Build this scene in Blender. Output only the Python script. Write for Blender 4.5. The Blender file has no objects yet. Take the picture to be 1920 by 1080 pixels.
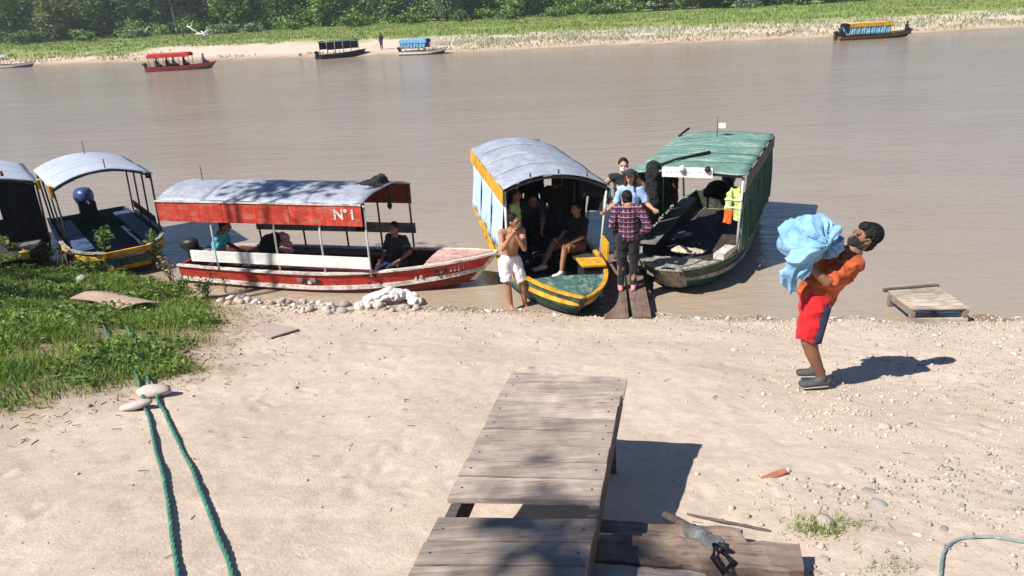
import bpy, bmesh, math, random
import numpy as np
from mathutils import Vector, Matrix, noise
R = math.radians
rnd = random.Random(7)
nrg = np.random.default_rng(11)
SC = bpy.context.scene
COL = SC.collection

# ------------------------------------------------------------------ camera, world, sun, exposure
CAM_H, PITCH, ROLL = 4.6, R(21.0), R(2.8)
cam_d = bpy.data.cameras.new('camera')
cam_d.sensor_width = 36.0
cam_d.lens = 36.0 * 1400 / 1920
cam_d.clip_start = 0.05
cam_d.clip_end = 6000
cam = bpy.data.objects.new('camera', cam_d)
COL.objects.link(cam)
fw = Vector((0, math.cos(PITCH), -math.sin(PITCH)))
r0 = Vector((1, 0, 0))
u0 = r0.cross(fw)
rr = r0 * math.cos(ROLL) - u0 * math.sin(ROLL)
uu = r0 * math.sin(ROLL) + u0 * math.cos(ROLL)
M = Matrix((rr, uu, -fw)).transposed().to_4x4()
M.translation = Vector((0, 0, CAM_H))
cam.matrix_world = M
SC.camera = cam

SUN_AZ, SUN_EL = R(31), R(47)          # direction the light travels towards, and the sun's height
world = bpy.data.worlds.new('World')
SC.world = world
world.use_nodes = True
wn = world.node_tree
wn.nodes.clear()
sky = wn.nodes.new('ShaderNodeTexSky')
sky.sky_type = 'NISHITA'
sky.sun_disc = False
sky.sun_elevation = SUN_EL
sky.sun_rotation = math.atan2(-math.cos(SUN_AZ), -math.sin(SUN_AZ))
sky.air_density = 0.75
sky.dust_density = 0.1
sky.ozone_density = 5.0
bgn = wn.nodes.new('ShaderNodeBackground')
bgn.inputs['Strength'].default_value = 0.07
wo = wn.nodes.new('ShaderNodeOutputWorld')
wn.links.new(sky.outputs[0], bgn.inputs[0])
wn.links.new(bgn.outputs[0], wo.inputs[0])

sun_d = bpy.data.lights.new('sun', 'SUN')
sun_d.energy = 5.0
sun_d.angle = R(0.55)
sun_d.color = (1.0, 0.95, 0.88)
sun = bpy.data.objects.new('sun', sun_d)
COL.objects.link(sun)
sd = Vector((math.cos(SUN_AZ) * math.cos(SUN_EL), math.sin(SUN_AZ) * math.cos(SUN_EL), -math.sin(SUN_EL)))
sun.rotation_euler = sd.to_track_quat('-Z', 'Y').to_euler()
sun.location = (-20, -12, 26)

SC.view_settings.view_transform = 'Standard'
SC.view_settings.look = 'None'
SC.view_settings.exposure = 0.66
SC.view_settings.gamma = 1.0
SC.cycles.use_denoising = True
SC.cycles.max_bounces = 6
SC.cycles.diffuse_bounces = 3
SC.cycles.transparent_max_bounces = 4
SC.cycles.caustics_reflective = False
SC.cycles.caustics_refractive = False

# ------------------------------------------------------------------ materials
MATS = {}


def _nt(name):
    m = bpy.data.materials.new(name)
    m.use_nodes = True
    nt = m.node_tree
    b = nt.nodes['Principled BSDF']
    MATS[name] = m
    return m, nt, b


def N(nt, t, **kw):
    n = nt.nodes.new(t)
    for k, v in kw.items():
        if k in n.inputs:
            n.inputs[k].default_value = v
        else:
            setattr(n, k, v)
    return n


def ramp(nt, a, b, ca=(0, 0, 0, 1), cb=(1, 1, 1, 1)):
    n = nt.nodes.new('ShaderNodeValToRGB')
    n.color_ramp.elements[0].position = a
    n.color_ramp.elements[1].position = b
    n.color_ramp.elements[0].color = ca
    n.color_ramp.elements[1].color = cb
    return n


def mixc(nt, f, a, b, typ='MIX'):
    n = nt.nodes.new('ShaderNodeMix')
    n.data_type = 'RGBA'
    n.blend_type = typ
    for sock, v in ((n.inputs[0], f), (n.inputs[6], a), (n.inputs[7], b)):
        if hasattr(v, 'links') or isinstance(v, bpy.types.NodeSocket):
            nt.links.new(v, sock)
        elif isinstance(v, (int, float)):
            sock.default_value = v
        else:
            sock.default_value = (*v[:3], 1)
    return n.outputs[2]


def coords(nt, scale=(1, 1, 1), objrand=True):
    tc = nt.nodes.new('ShaderNodeTexCoord')
    out = tc.outputs['Object']
    if objrand:
        oi = nt.nodes.new('ShaderNodeObjectInfo')
        mu = N(nt, 'ShaderNodeVectorMath', operation='SCALE')
        cb = nt.nodes.new('ShaderNodeCombineXYZ')
        for i in range(3):
            nt.links.new(oi.outputs['Random'], cb.inputs[i])
        nt.links.new(cb.outputs[0], mu.inputs[0])
        mu.inputs['Scale'].default_value = 37.0
        ad = N(nt, 'ShaderNodeVectorMath', operation='ADD')
        nt.links.new(out, ad.inputs[0])
        nt.links.new(mu.outputs[0], ad.inputs[1])
        out = ad.outputs[0]
    mp = nt.nodes.new('ShaderNodeMapping')
    mp.inputs['Scale'].default_value = scale
    nt.links.new(out, mp.inputs[0])
    return mp.outputs[0]


def noise_n(nt, vec, scale, detail=4, rough=.55, dist=0):
    n = nt.nodes.new('ShaderNodeTexNoise')
    n.inputs['Scale'].default_value = scale
    n.inputs['Detail'].default_value = detail
    n.inputs['Roughness'].default_value = rough
    n.inputs['Distortion'].default_value = dist
    nt.links.new(vec, n.inputs['Vector'])
    return n.outputs['Fac']


def bump(nt, b, h, strength, dist=.01):
    n = nt.nodes.new('ShaderNodeBump')
    n.inputs['Strength'].default_value = strength
    n.inputs['Distance'].default_value = dist
    nt.links.new(h, n.inputs['Height'])
    nt.links.new(n.outputs[0], b.inputs['Normal'])


def c3(c, k=1.0):
    return tuple(max(0, min(1, x * k)) for x in c)


def mat(name, col, rough=.75, var=.25, scale=5, bmp=.25, bscale=60, bdist=.004, wear=None, wamt=.5, wscale=7,
        stretch=(1, 1, 1), spec=.3, objvar=0.0, metallic=0.0, grime=0.0):
    """weathered surface: a base colour with blotches, a wear layer in patches and fine relief"""
    if name in MATS:
        return MATS[name]
    m, nt, b = _nt(name)
    v = coords(nt, stretch)
    f = noise_n(nt, v, scale, 5, .6)
    rp = ramp(nt, .3, .72)
    nt.links.new(f, rp.inputs[0])
    out = mixc(nt, rp.outputs[0], c3(col, 1 - var), c3(col, 1 + var))
    if wear is not None:
        f2 = noise_n(nt, v, wscale, 7, .68, .4)
        rp2 = ramp(nt, 1 - wamt - .06 if wamt < 1 else 0, 1 - wamt + .06)
        nt.links.new(f2, rp2.inputs[0])
        out = mixc(nt, rp2.outputs[0], out, wear)
    if grime:
        # rain streaks and ground-in dirt, running down the boards
        g1 = noise_n(nt, coords(nt, (9, 9, 1.1)), 1.0, 5, .65, .3)
        rg = ramp(nt, .38, .62, (1 - grime, 1 - grime * 1.03, 1 - grime * 1.06, 1), (1.04, 1.03, 1.02, 1))
        nt.links.new(g1, rg.inputs[0])
        out = mixc(nt, 1.0, out, rg.outputs[0], 'MULTIPLY')
        g2 = noise_n(nt, v, 22, 4, .7)
        rg2 = ramp(nt, .56, .64, (1, 1, 1, 1), (1 - grime, 1 - grime, 1 - grime, 1))
        nt.links.new(g2, rg2.inputs[0])
        out = mixc(nt, 1.0, out, rg2.outputs[0], 'MULTIPLY')
    if objvar:
        oi = nt.nodes.new('ShaderNodeObjectInfo')
        hs = nt.nodes.new('ShaderNodeHueSaturation')
        mr = nt.nodes.new('ShaderNodeMapRange')
        mr.inputs['To Min'].default_value = 1 - objvar
        mr.inputs['To Max'].default_value = 1 + objvar
        nt.links.new(oi.outputs['Random'], mr.inputs[0])
        nt.links.new(mr.outputs[0], hs.inputs['Value'])
        nt.links.new(out, hs.inputs['Color'])
        out = hs.outputs[0]
    nt.links.new(out, b.inputs['Base Color'])
    b.inputs['Roughness'].default_value = rough
    b.inputs['Specular IOR Level'].default_value = spec
    b.inputs['Metallic'].default_value = metallic
    if bmp:
        h = noise_n(nt, v, bscale, 4, .6)
        bump(nt, b, h, bmp, bdist)
    return m


def wood(name, col, dark, axis=0, rough=.85, grain=26, objvar=.18, fine=.6):
    """weathered timber with the grain along an axis"""
    if name in MATS:
        return MATS[name]
    m, nt, b = _nt(name)
    st = [grain, grain, grain]
    st[axis] = 1.6
    v = coords(nt, tuple(st))
    v2 = coords(nt, (1, 1, 1))
    f = noise_n(nt, v, 1.0, 6, .65, .6)
    rp = ramp(nt, .32, .68)
    nt.links.new(f, rp.inputs[0])
    out = mixc(nt, rp.outputs[0], dark, col)
    f2 = noise_n(nt, v2, 5, 4, .6)
    rp2 = ramp(nt, .35, .75, (.62, .6, .6, 1), (1.12, 1.1, 1.08, 1))
    nt.links.new(f2, rp2.inputs[0])
    out = mixc(nt, 1.0, out, rp2.outputs[0], 'MULTIPLY')
    f3 = noise_n(nt, v, 3.1, 3, .5)
    rp3 = ramp(nt, .30, .38, c3(dark, .45) + (1,), (1, 1, 1, 1))
    nt.links.new(f3, rp3.inputs[0])
    out = mixc(nt, fine, out, mixc(nt, 1.0, out, rp3.outputs[0], 'MULTIPLY'))
    oi = nt.nodes.new('ShaderNodeObjectInfo')
    hs = nt.nodes.new('ShaderNodeHueSaturation')
    mr = nt.nodes.new('ShaderNodeMapRange')
    mr.inputs['To Min'].default_value = 1 - objvar
    mr.inputs['To Max'].default_value = 1 + objvar
    nt.links.new(oi.outputs['Random'], mr.inputs[0])
    nt.links.new(mr.outputs[0], hs.inputs['Value'])
    nt.links.new(out, hs.inputs['Color'])
    nt.links.new(hs.outputs[0], b.inputs['Base Color'])
    b.inputs['Roughness'].default_value = rough
    b.inputs['Specular IOR Level'].default_value = .2
    bump(nt, b, f, .55, .006)
    return m


def cloth(name, col, var=.2, rough=.9, wr=9, sheen=.1, col2=None):
    if name in MATS:
        return MATS[name]
    m, nt, b = _nt(name)
    v = coords(nt)
    f = noise_n(nt, v, wr, 3, .5, .5)
    rp = ramp(nt, .35, .7)
    nt.links.new(f, rp.inputs[0])
    out = mixc(nt, rp.outputs[0], c3(col, 1 - var), col2 if col2 else c3(col, 1 + var))
    nt.links.new(out, b.inputs['Base Color'])
    b.inputs['Roughness'].default_value = rough
    b.inputs['Specular IOR Level'].default_value = .15
    b.inputs['Sheen Weight'].default_value = sheen
    bump(nt, b, noise_n(nt, v, 22, 3, .5, .8), .5, .012)
    return m


def leafmat(name, c1, c2, rough=.55, trans=.25, hue=None):
    """foliage: every leaf its own tone (random per island), some light let through"""
    if name in MATS:
        return MATS[name]
    m, nt, b = _nt(name)
    g = nt.nodes.new('ShaderNodeNewGeometry')
    rp = ramp(nt, 0, 1, (*c1, 1), (*c2, 1))
    if hue:
        e = rp.color_ramp.elements.new(.93)
        e.color = (*c2, 1)
        rp.color_ramp.elements[-1].color = (*hue, 1)
    nt.links.new(g.outputs['Random Per Island'], rp.inputs[0])
    v = coords(nt, objrand=False)
    f = noise_n(nt, v, .55, 3, .5)
    r2 = ramp(nt, .35, .68, (.72, .78, .8, 1), (1.2, 1.15, 1.05, 1))
    nt.links.new(f, r2.inputs[0])
    out = mixc(nt, 1.0, rp.outputs[0], r2.outputs[0], 'MULTIPLY')
    nt.links.new(out, b.inputs['Base Color'])
    b.inputs['Roughness'].default_value = rough
    b.inputs['Specular IOR Level'].default_value = .25
    tr = nt.nodes.new('ShaderNodeBsdfTranslucent')
    nt.links.new(out, tr.inputs[0])
    mx = nt.nodes.new('ShaderNodeMixShader')
    mx.inputs[0].default_value = trans
    nt.links.new(b.outputs[0], mx.inputs[1])
    nt.links.new(tr.outputs[0], mx.inputs[2])
    nt.links.new(mx.outputs[0], nt.nodes['Material Output'].inputs[0])
    return m


# ------------------------------------------------------------------ mesh builder
class MB:
    def __init__(s):
        s.v = []
        s.f = []

    def add(s, verts, faces):
        o = len(s.v)
        s.v.extend([tuple(p) for p in verts])
        s.f.extend([tuple(i + o for i in fc) for fc in faces])
        return s

    def box(s, c, size, rot=None, jit=0.0):
        hx, hy, hz = size[0] / 2, size[1] / 2, size[2] / 2
        P = []
        for z in (-hz, hz):
            for x, y in ((-hx, -hy), (hx, -hy), (hx, hy), (-hx, hy)):
                p = Vector((x + rnd.uniform(-jit, jit), y + rnd.uniform(-jit, jit), z + rnd.uniform(-jit, jit)))
                if rot is not None:
                    p = rot @ p
                P.append(p + Vector(c))
        return s.add(P, [(3, 2, 1, 0), (4, 5, 6, 7), (0, 1, 5, 4), (1, 2, 6, 5), (2, 3, 7, 6), (3, 0, 4, 7)])

    def beam(s, p, q, w, h, up=(0, 0, 1)):
        p, q = Vector(p), Vector(q)
        d = q - p
        L = d.length
        x = d.normalized()
        y = Vector(up).cross(x)
        if y.length < 1e-4:
            y = Vector((0, 1, 0)).cross(x)
        y.normalize()
        z = x.cross(y)
        rot = Matrix((x, y, z)).transposed()
        return s.box((p + q) / 2, (L, w, h), rot)

    def ring(s, c, ax, a, b, side, n):
        ax = Vector(ax).normalized()
        x = Vector(side) - ax * Vector(side).dot(ax)
        if x.length < 1e-5:
            x = ax.orthogonal()
        x.normalize()
        y = ax.cross(x)
        return [Vector(c) + x * a * math.cos(2 * math.pi * i / n) + y * b * math.sin(2 * math.pi * i / n) for i in range(n)]

    def loft(s, rings, cap=True):
        n = len(rings[0])
        V = [p for r_ in rings for p in r_]
        F = []
        for k in range(len(rings) - 1):
            for i in range(n):
                j = (i + 1) % n
                F.append((k * n + i, k * n + j, (k + 1) * n + j, (k + 1) * n + i))
        if cap:
            F.append(tuple(reversed(range(n))))
            F.append(tuple(range((len(rings) - 1) * n, len(rings) * n)))
        return s.add(V, F)

    def tube(s, pts, r, n=8, side=(0.3, 1, 0.2)):
        pts = [Vector(p) for p in pts]
        rs = r if isinstance(r, (list, tuple)) else [r] * len(pts)
        rings = []
        for i, p in enumerate(pts):
            a = pts[max(0, i - 1)]
            b = pts[min(len(pts) - 1, i + 1)]
            rings.append(s.ring(p, b - a, rs[i], rs[i], side, n))
        return s.loft(rings)

    def capsule(s, p, q, r1, r2, side=(1, 0, 0), n=12, e1=True, e2=True):
        """tapered capsule; radii are numbers or (side, depth) pairs; e1/e2 False = flat end"""
        p, q = Vector(p), Vector(q)
        d = q - p
        if d.length < 1e-5:
            d = Vector((0, 0, 1e-4))
        ax = d.normalized()
        r1 = r1 if isinstance(r1, tuple) else (r1, r1)
        r2 = r2 if isinstance(r2, tuple) else (r2, r2)
        rings = []
        if e1:
            for k in (-.97, -.8, -.45):
                w = math.sqrt(1 - k * k)
                rings.append(s.ring(p + ax * k * min(r1), ax, r1[0] * w, r1[1] * w, side, n))
        for t in (0, .5, 1):
            rings.append(s.ring(p + d * t, ax, r1[0] + (r2[0] - r1[0]) * t, r1[1] + (r2[1] - r1[1]) * t, side, n))
        if e2:
            for k in (.45, .8, .97):
                w = math.sqrt(1 - k * k)
                rings.append(s.ring(q + ax * k * min(r2), ax, r2[0] * w, r2[1] * w, side, n))
        return s.loft(rings)

    def ell(s, c, rx, ry, rz, ax=(1, 0, 0), up=(0, 0, 1), n=12, m=8):
        """ellipsoid: rx along ax, rz along up, ry across"""
        up = Vector(up).normalized()
        x = Vector(ax) - up * Vector(ax).dot(up)
        x.normalize()
        y = up.cross(x)
        rings = []
        for k in range(m + 1):
            t = math.pi * (k + .0) / m
            t = min(max(t, .12), math.pi - .12)
            z = -math.cos(t) * rz
            w = math.sin(t)
            rings.append([Vector(c) + up * z + x * rx * w * math.cos(2 * math.pi * i / n) + y * ry * w * math.sin(2 * math.pi * i / n) for i in range(n)])
        return s.loft(rings)

    def sheet(s, grid, th=0.0):
        """grid of points -> a surface; th > 0 makes it a plate (offset down z)"""
        a, b = len(grid), len(grid[0])
        V = [p for row in grid for p in row]
        F = [(i * b + j, i * b + j + 1, (i + 1) * b + j + 1, (i + 1) * b + j) for i in range(a - 1) for j in range(b - 1)]
        if th:
            o = len(V)
            off = th if isinstance(th, Vector) else Vector((0, 0, -th))
            V = V + [Vector(p) + off for p in V]
            F2 = [tuple(reversed([k + o for k in f])) for f in F]
            edge = [i for i in range(b)] + [i * b + b - 1 for i in range(1, a)] + [(a - 1) * b + j for j in range(b - 2, -1, -1)] + [i * b for i in range(a - 2, 0, -1)]
            sd_ = [(edge[k], edge[k] + o, edge[(k + 1) % len(edge)] + o, edge[(k + 1) % len(edge)]) for k in range(len(edge))]
            F = F + F2 + sd_
        return s.add(V, F)

    def mesh(s, name):
        me = bpy.data.meshes.new(name)
        me.from_pydata([tuple(p) for p in s.v], [], s.f)
        return me

    def build(s, name, m, parent=None, smooth=False, fix=True):
        me = s.mesh(name)
        if fix:
            bm = bmesh.new()
            bm.from_mesh(me)
            bmesh.ops.recalc_face_normals(bm, faces=bm.faces)
            bm.to_mesh(me)
            bm.free()
        return link(name, me, m, parent, smooth)


def link(name, me, m, parent=None, smooth=False):
    if m is not None:
        me.materials.append(m)
    if smooth:
        me.polygons.foreach_set('use_smooth', [True] * len(me.polygons))
    o = bpy.data.objects.new(name, me)
    COL.objects.link(o)
    if parent is not None:
        o.parent = parent
    return o


def tag(o, label=None, cat=None, group=None, kind=None):
    if label:
        o['label'] = label
    if cat:
        o['category'] = cat
    if group:
        o['group'] = group
    if kind:
        o['kind'] = kind
    return o


def thing(name, label, cat, loc=(0, 0, 0), rz=0.0, group=None, rot=None):
    o = bpy.data.objects.new(name, None)
    o.empty_display_size = .2
    COL.objects.link(o)
    o.location = loc
    o.rotation_euler = rot if rot else (0, 0, rz)
    return tag(o, label, cat, group)


def copy_tree(o, parent=None):
    c = o.copy()
    COL.objects.link(c)
    c.parent = parent
    for ch in o.children:
        copy_tree(ch, c)
    return c


def mesh_np(name, V, F, m, smooth=False):
    """fast mesh from numpy arrays; F is (n,3) or (n,4)"""
    me = bpy.data.meshes.new(name)
    k = F.shape[1]
    me.vertices.add(len(V))
    me.vertices.foreach_set('co', V.astype(np.float32).ravel())
    me.loops.add(F.size)
    me.loops.foreach_set('vertex_index', F.astype(np.int32).ravel())
    me.polygons.add(len(F))
    me.polygons.foreach_set('loop_start', np.arange(0, F.size, k, dtype=np.int32))
    me.polygons.foreach_set('loop_total', np.full(len(F), k, dtype=np.int32))
    if smooth:
        me.polygons.foreach_set('use_smooth', np.ones(len(F), dtype=bool))
    me.update(calc_edges=True)
    me.validate()
    if m is not None:
        me.materials.append(m)
    return me


# batch of meshes to be fused into one continuous skin by a voxel remesh
FUSE = []


def fused(mb, name, m, parent, voxel=.012, smooth_it=2, wrinkle=0.0, wscale=9.0):
    o = mb.build(name, m, parent, True)
    FUSE.append((o, voxel, smooth_it, wrinkle, wscale))
    return o


def run_fuse():
    for o, vx, it, w, ws in FUSE:
        md = o.modifiers.new('r', 'REMESH')
        md.mode = 'VOXEL'
        md.voxel_size = vx
        md.use_smooth_shade = True
        if it:
            sm = o.modifiers.new('s', 'SMOOTH')
            sm.factor = .5
            sm.iterations = it
    bpy.context.view_layer.update()
    dg = bpy.context.evaluated_depsgraph_get()
    for o, vx, it, w, ws in FUSE:
        me = bpy.data.meshes.new_from_object(o.evaluated_get(dg))
        if w:
            n = len(me.vertices)
            nor = np.empty(n * 3, np.float32)
            me.vertices.foreach_get('normal', nor)
            co = np.empty(n * 3, np.float32)
            me.vertices.foreach_get('co', co)
            co = co.reshape(-1, 3)
            nor = nor.reshape(-1, 3)
            if callable(w):
                d = w(co)
            else:
                # cloth folds: creases along a warped direction, broken up by noise
                d = np.empty(n, np.float32)
                for i, p in enumerate(co):
                    v = Vector(p) * ws
                    a_ = noise.noise(v * .45)
                    d[i] = w * (.55 * (1 - abs(noise.noise(Vector((v.x + 2 * a_, v.y + 1.5 * a_, v.z * .45 + a_))) * 2.2)) + .25 * noise.noise(v * 2.1))
                d -= d.mean()
            co += nor * d[:, None]
            me.vertices.foreach_set('co', co.ravel())
        old = o.data
        o.modifiers.clear()
        o.data = me
        me.name = old.name
        bpy.data.meshes.remove(old)


# ------------------------------------------------------------------ the lie of the land
SHX = np.array([-400, -40, -14, -10, -8.5, -7.2, -6.2, -5.2, -3.5, -1.4, 0, 2.2, 4.7, 7.25, 14, 60, 400.])
SHY = np.array([120, 30, 16.8, 15.0, 14.3, 13.6, 12.95, 12.25, 11.7, 11.25, 10.95, 10.5, 10.08, 9.7, 8.7, 3, -30.])
FSX = np.array([-2000, -200, -61, -46, -16, -7, 8.6, 18.5, 33, 50, 200, 2000.])
FSY = np.array([500, 150, 95, 92, 81, 78.5, 78.3, 75.5, 72.5, 74.5, 90, 300.])


def vnoise(x, y, seed=0):
    """smooth value noise on arrays"""
    xi, yi = np.floor(x).astype(np.int64), np.floor(y).astype(np.int64)
    fx, fy = x - xi, y - yi
    fx = fx * fx * (3 - 2 * fx)
    fy = fy * fy * (3 - 2 * fy)

    def h(a, b):
        n = (a * 374761393 + b * 668265263 + seed * 1442695041) & 0xffffffff
        n = ((n ^ (n >> 13)) * 1274126177) & 0xffffffff
        return ((n ^ (n >> 16)) & 0xffff) / 65535.0
    return (h(xi, yi) * (1 - fx) + h(xi + 1, yi) * fx) * (1 - fy) + (h(xi, yi + 1) * (1 - fx) + h(xi + 1, yi + 1) * fx) * fy


def land(x, y):
    x = np.asarray(x, float)
    y = np.asarray(y, float)
    d = (np.interp(x, SHX, SHY) - y) * .98
    up = .23 * d
    up = np.where(d > 13, .23 * 13 + .05 * (d - 13), up)
    near = np.where(d > 0, up, np.maximum(.2 * d, -1.7))
    w = np.clip(d / .5, 0, 1)
    rough = (vnoise(x * 1.0, y * 1.0, 1) - .5) * .06 + (vnoise(x * 3.4, y * 3.4, 2) - .5) * .014 + (vnoise(x * 8, y * 8, 3) - .5) * .010
    edge = (vnoise(x * 2.2, y * 2.2, 6) - .5) * .06 + (vnoise(x * 6, y * 6, 7) - .5) * .035
    near = near + rough * (.25 + .75 * w) + edge * np.exp(-(d / .55) ** 2)
    e = y - np.interp(x, FSX, FSY)
    far = np.where(e < 0, np.maximum(.12 * e, -1.7),
                   np.interp(e, [0, 1.5, 6, 11, 14, 30, 60, 200, 3000], [0, .28, .7, 1.05, 1.25, 1.5, 1.9, 2.6, 6]))
    far = far + np.where(e > 0, (vnoise(x * .4, y * .4, 5) - .5) * .2 * np.clip(e / 3, 0, 1), 0)
    return np.where(e > -20, far, near)


def gz(x, y):
    return float(land(np.array([x]), np.array([y]))[0])
# ------------------------------------------------------------------ ground (one sheet to the horizon)
GBY = np.array([2.0, 3.5, 5.66, 6.6, 7.6, 8.76, 10, 11.5, 12.3, 14])
GBX = np.array([-6.1, -5.2, -4.4, -3.9, -3.7, -3.7, -4.1, -4.8, -5.3, -6.0])


def grassy(x, y):
    """1 inside the grass on the left bank, 0 on the bare sand"""
    b = np.interp(y, GBY, GBX)
    d = b - x + (vnoise(x * 1.1, y * 1.1, 21) - .5) * .9 + (vnoise(x * 3.7, y * 3.7, 22) - .5) * .5
    return np.clip(.5 + d / .9, 0, 1) * (np.interp(x, SHX, SHY) - y > -.05)


def axis(segs):
    out = []
    for a, b, st in segs:
        out.extend(np.arange(a, b, st))
    out.append(segs[-1][1])
    return np.array(out)


gxs = axis([(-2500, -300, 220), (-300, -110, 12), (-110, -14, 2.0), (-14, -9, .16), (-9, -5.4, .07), (-5.4, 7.6, .036), (7.6, 14, .2), (14, 110, 2.0), (110, 300, 12), (300, 2500, 220)])
gys = axis([(-60, -4, 4), (-4, 1.5, .3), (1.5, 2.4, .1), (2.4, 11.4, .036), (11.4, 15, .07), (15, 20, .5), (20, 60, 4), (60, 130, 1.0), (130, 300, 8), (300, 2600, 230)])
GX, GY = np.meshgrid(gxs, gys)
GZ = land(GX, GY)
# trodden sand: a few hundred shallow footprints and scuffs
nf = 760
fx = nrg.uniform(-5, 7, nf)
fy = nrg.uniform(2.2, 10.3, nf)
fa = nrg.normal(1.45, .7, nf)
fdep = nrg.uniform(.001, .009, nf) * (nrg.uniform(0, 1, nf) > .3)
sub = (GX > -6) & (GX < 8) & (GY > 1.8) & (GY < 11)
sx, sy = GX[sub], GY[sub]
dz = np.zeros_like(sx)
for k in range(nf):
    near_ = np.abs(sx - fx[k]) < .35
    near_ &= np.abs(sy - fy[k]) < .35
    if not near_.any():
        continue
    ux, uy = sx[near_] - fx[k], sy[near_] - fy[k]
    a_ = ux * math.cos(fa[k]) + uy * math.sin(fa[k])
    b_ = -ux * math.sin(fa[k]) + uy * math.cos(fa[k])
    q = (a_ / .12) ** 2 + (b_ / .05) ** 2
    dz[near_] += -fdep[k] * np.exp(-q * q) + .4 * fdep[k] * np.exp(-((np.sqrt(q) - 1.5) ** 2) * 4)
GZ[sub] += dz
V = np.stack([GX, GY, GZ], -1).reshape(-1, 3)
ny, nx = GX.shape
idx = np.arange(nx * ny).reshape(ny, nx)
F = np.stack([idx[:-1, :-1], idx[:-1, 1:], idx[1:, 1:], idx[1:, :-1]], -1).reshape(-1, 4)

m, nt, b = _nt('ground_soil')
vec = coords(nt, objrand=False)
zone = nt.nodes.new('ShaderNodeAttribute')
zone.attribute_name = 'zone'
sep = nt.nodes.new('ShaderNodeSeparateColor')
nt.links.new(zone.outputs['Color'], sep.inputs[0])
fa1 = noise_n(nt, vec, 1.1, 6, .62)
ra = ramp(nt, .3, .7)
nt.links.new(fa1, ra.inputs[0])
sand = mixc(nt, ra.outputs[0], (.56, .46, .375), (.605, .51, .425))
fb = noise_n(nt, vec, 14, 6, .7)
rb = ramp(nt, .36, .66, (.87, .84, .81, 1), (1.05, 1.04, 1.04, 1))
nt.links.new(fb, rb.inputs[0])
sand = mixc(nt, 1.0, sand, rb.outputs[0], 'MULTIPLY')
# litter: small dark flecks of stalk and leaf
vs = coords(nt, (34, 60, 40), False)
fc = noise_n(nt, vs, 1.0, 2, .5, 1.5)
rc = ramp(nt, .70, .74)
nt.links.new(fc, rc.inputs[0])
fd = noise_n(nt, vec, .9, 3, .6)
rd = ramp(nt, .45, .62)
nt.links.new(fd, rd.inputs[0])
mm = nt.nodes.new('ShaderNodeMath')
mm.operation = 'MULTIPLY'
nt.links.new(rc.outputs[0], mm.inputs[0])
nt.links.new(rd.outputs[0], mm.inputs[1])
mm2 = nt.nodes.new('ShaderNodeMath')
mm2.operation = 'MULTIPLY'
mm2.inputs[1].default_value = .55
nt.links.new(mm.outputs[0], mm2.inputs[0])
sand = mixc(nt, mm2.outputs[0], sand, (.2, .14, .09))
fq = noise_n(nt, coords(nt, (.55, .9, 1), False), 1.0, 5, .62, .8)      # trodden pale ground against rougher, greyer ground
rq = ramp(nt, .40, .62, (.93, .92, .91, 1), (1.04, 1.035, 1.03, 1))
nt.links.new(fq, rq.inputs[0])
sand = mixc(nt, 1.0, sand, rq.outputs[0], 'MULTIPLY')
earth = mixc(nt, rb.outputs[0], (.17, .12, .075), (.33, .25, .165))
out = mixc(nt, sep.outputs[0], sand, earth)                      # R: earth under the grass
out = mixc(nt, sep.outputs[1], out, (.215, .15, .095))           # G: wet sand and river mud
fgreen = mixc(nt, ra.outputs[0], (.17, .22, .06), (.25, .29, .10))
out = mixc(nt, sep.outputs[2], out, fgreen)                      # B: meadow of the far bank
nt.links.new(out, b.inputs['Base Color'])
b.inputs['Roughness'].default_value = .95
b.inputs['Specular IOR Level'].default_value = .12
hh = nt.nodes.new('ShaderNodeMath')
hh.operation = 'ADD'
nt.links.new(noise_n(nt, vec, 7, 5, .6, .6), hh.inputs[0])
nt.links.new(noise_n(nt, vec, 45, 5, .7), hh.inputs[1])
bump(nt, b, hh.outputs[0], .45, .02)
me = mesh_np('ground', V, F, m, True)
dsh = np.interp(V[:, 0], SHX, SHY) - V[:, 1]
esh = V[:, 1] - np.interp(V[:, 0], FSX, FSY)
nearland = esh < -20
zr = np.where(nearland, np.maximum(grassy(V[:, 0], V[:, 1]), .55 * grassy(V[:, 0] - .45, V[:, 1]) * (.35 + vnoise(V[:, 0] * 6, V[:, 1] * 6, 90))), np.clip((2.6 - esh) / 2, 0, .45))
zw = np.where(nearland, np.clip(1 - (dsh - .05 + (vnoise(V[:, 0] * 3, V[:, 1] * 3, 88) - .5) * .3) / .3, 0, 1), np.clip(1 - esh / .7, 0, 1))
zb = np.where(nearland, 0, np.clip((esh - 11 + (vnoise(V[:, 0] * .5, V[:, 1] * .9, 9) - .5) * 5 + np.where(V[:, 0] < -45, 6, 0)) / 2, 0, 1))
att = me.color_attributes.new('zone', 'FLOAT_COLOR', 'POINT')
att.data.foreach_set('color', np.stack([zr, zw, zb, np.ones_like(zr)], -1).astype(np.float32).ravel())
tag(link('ground', me, None), 'pale sandy river bank running down under the muddy water', None, kind='structure')

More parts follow.
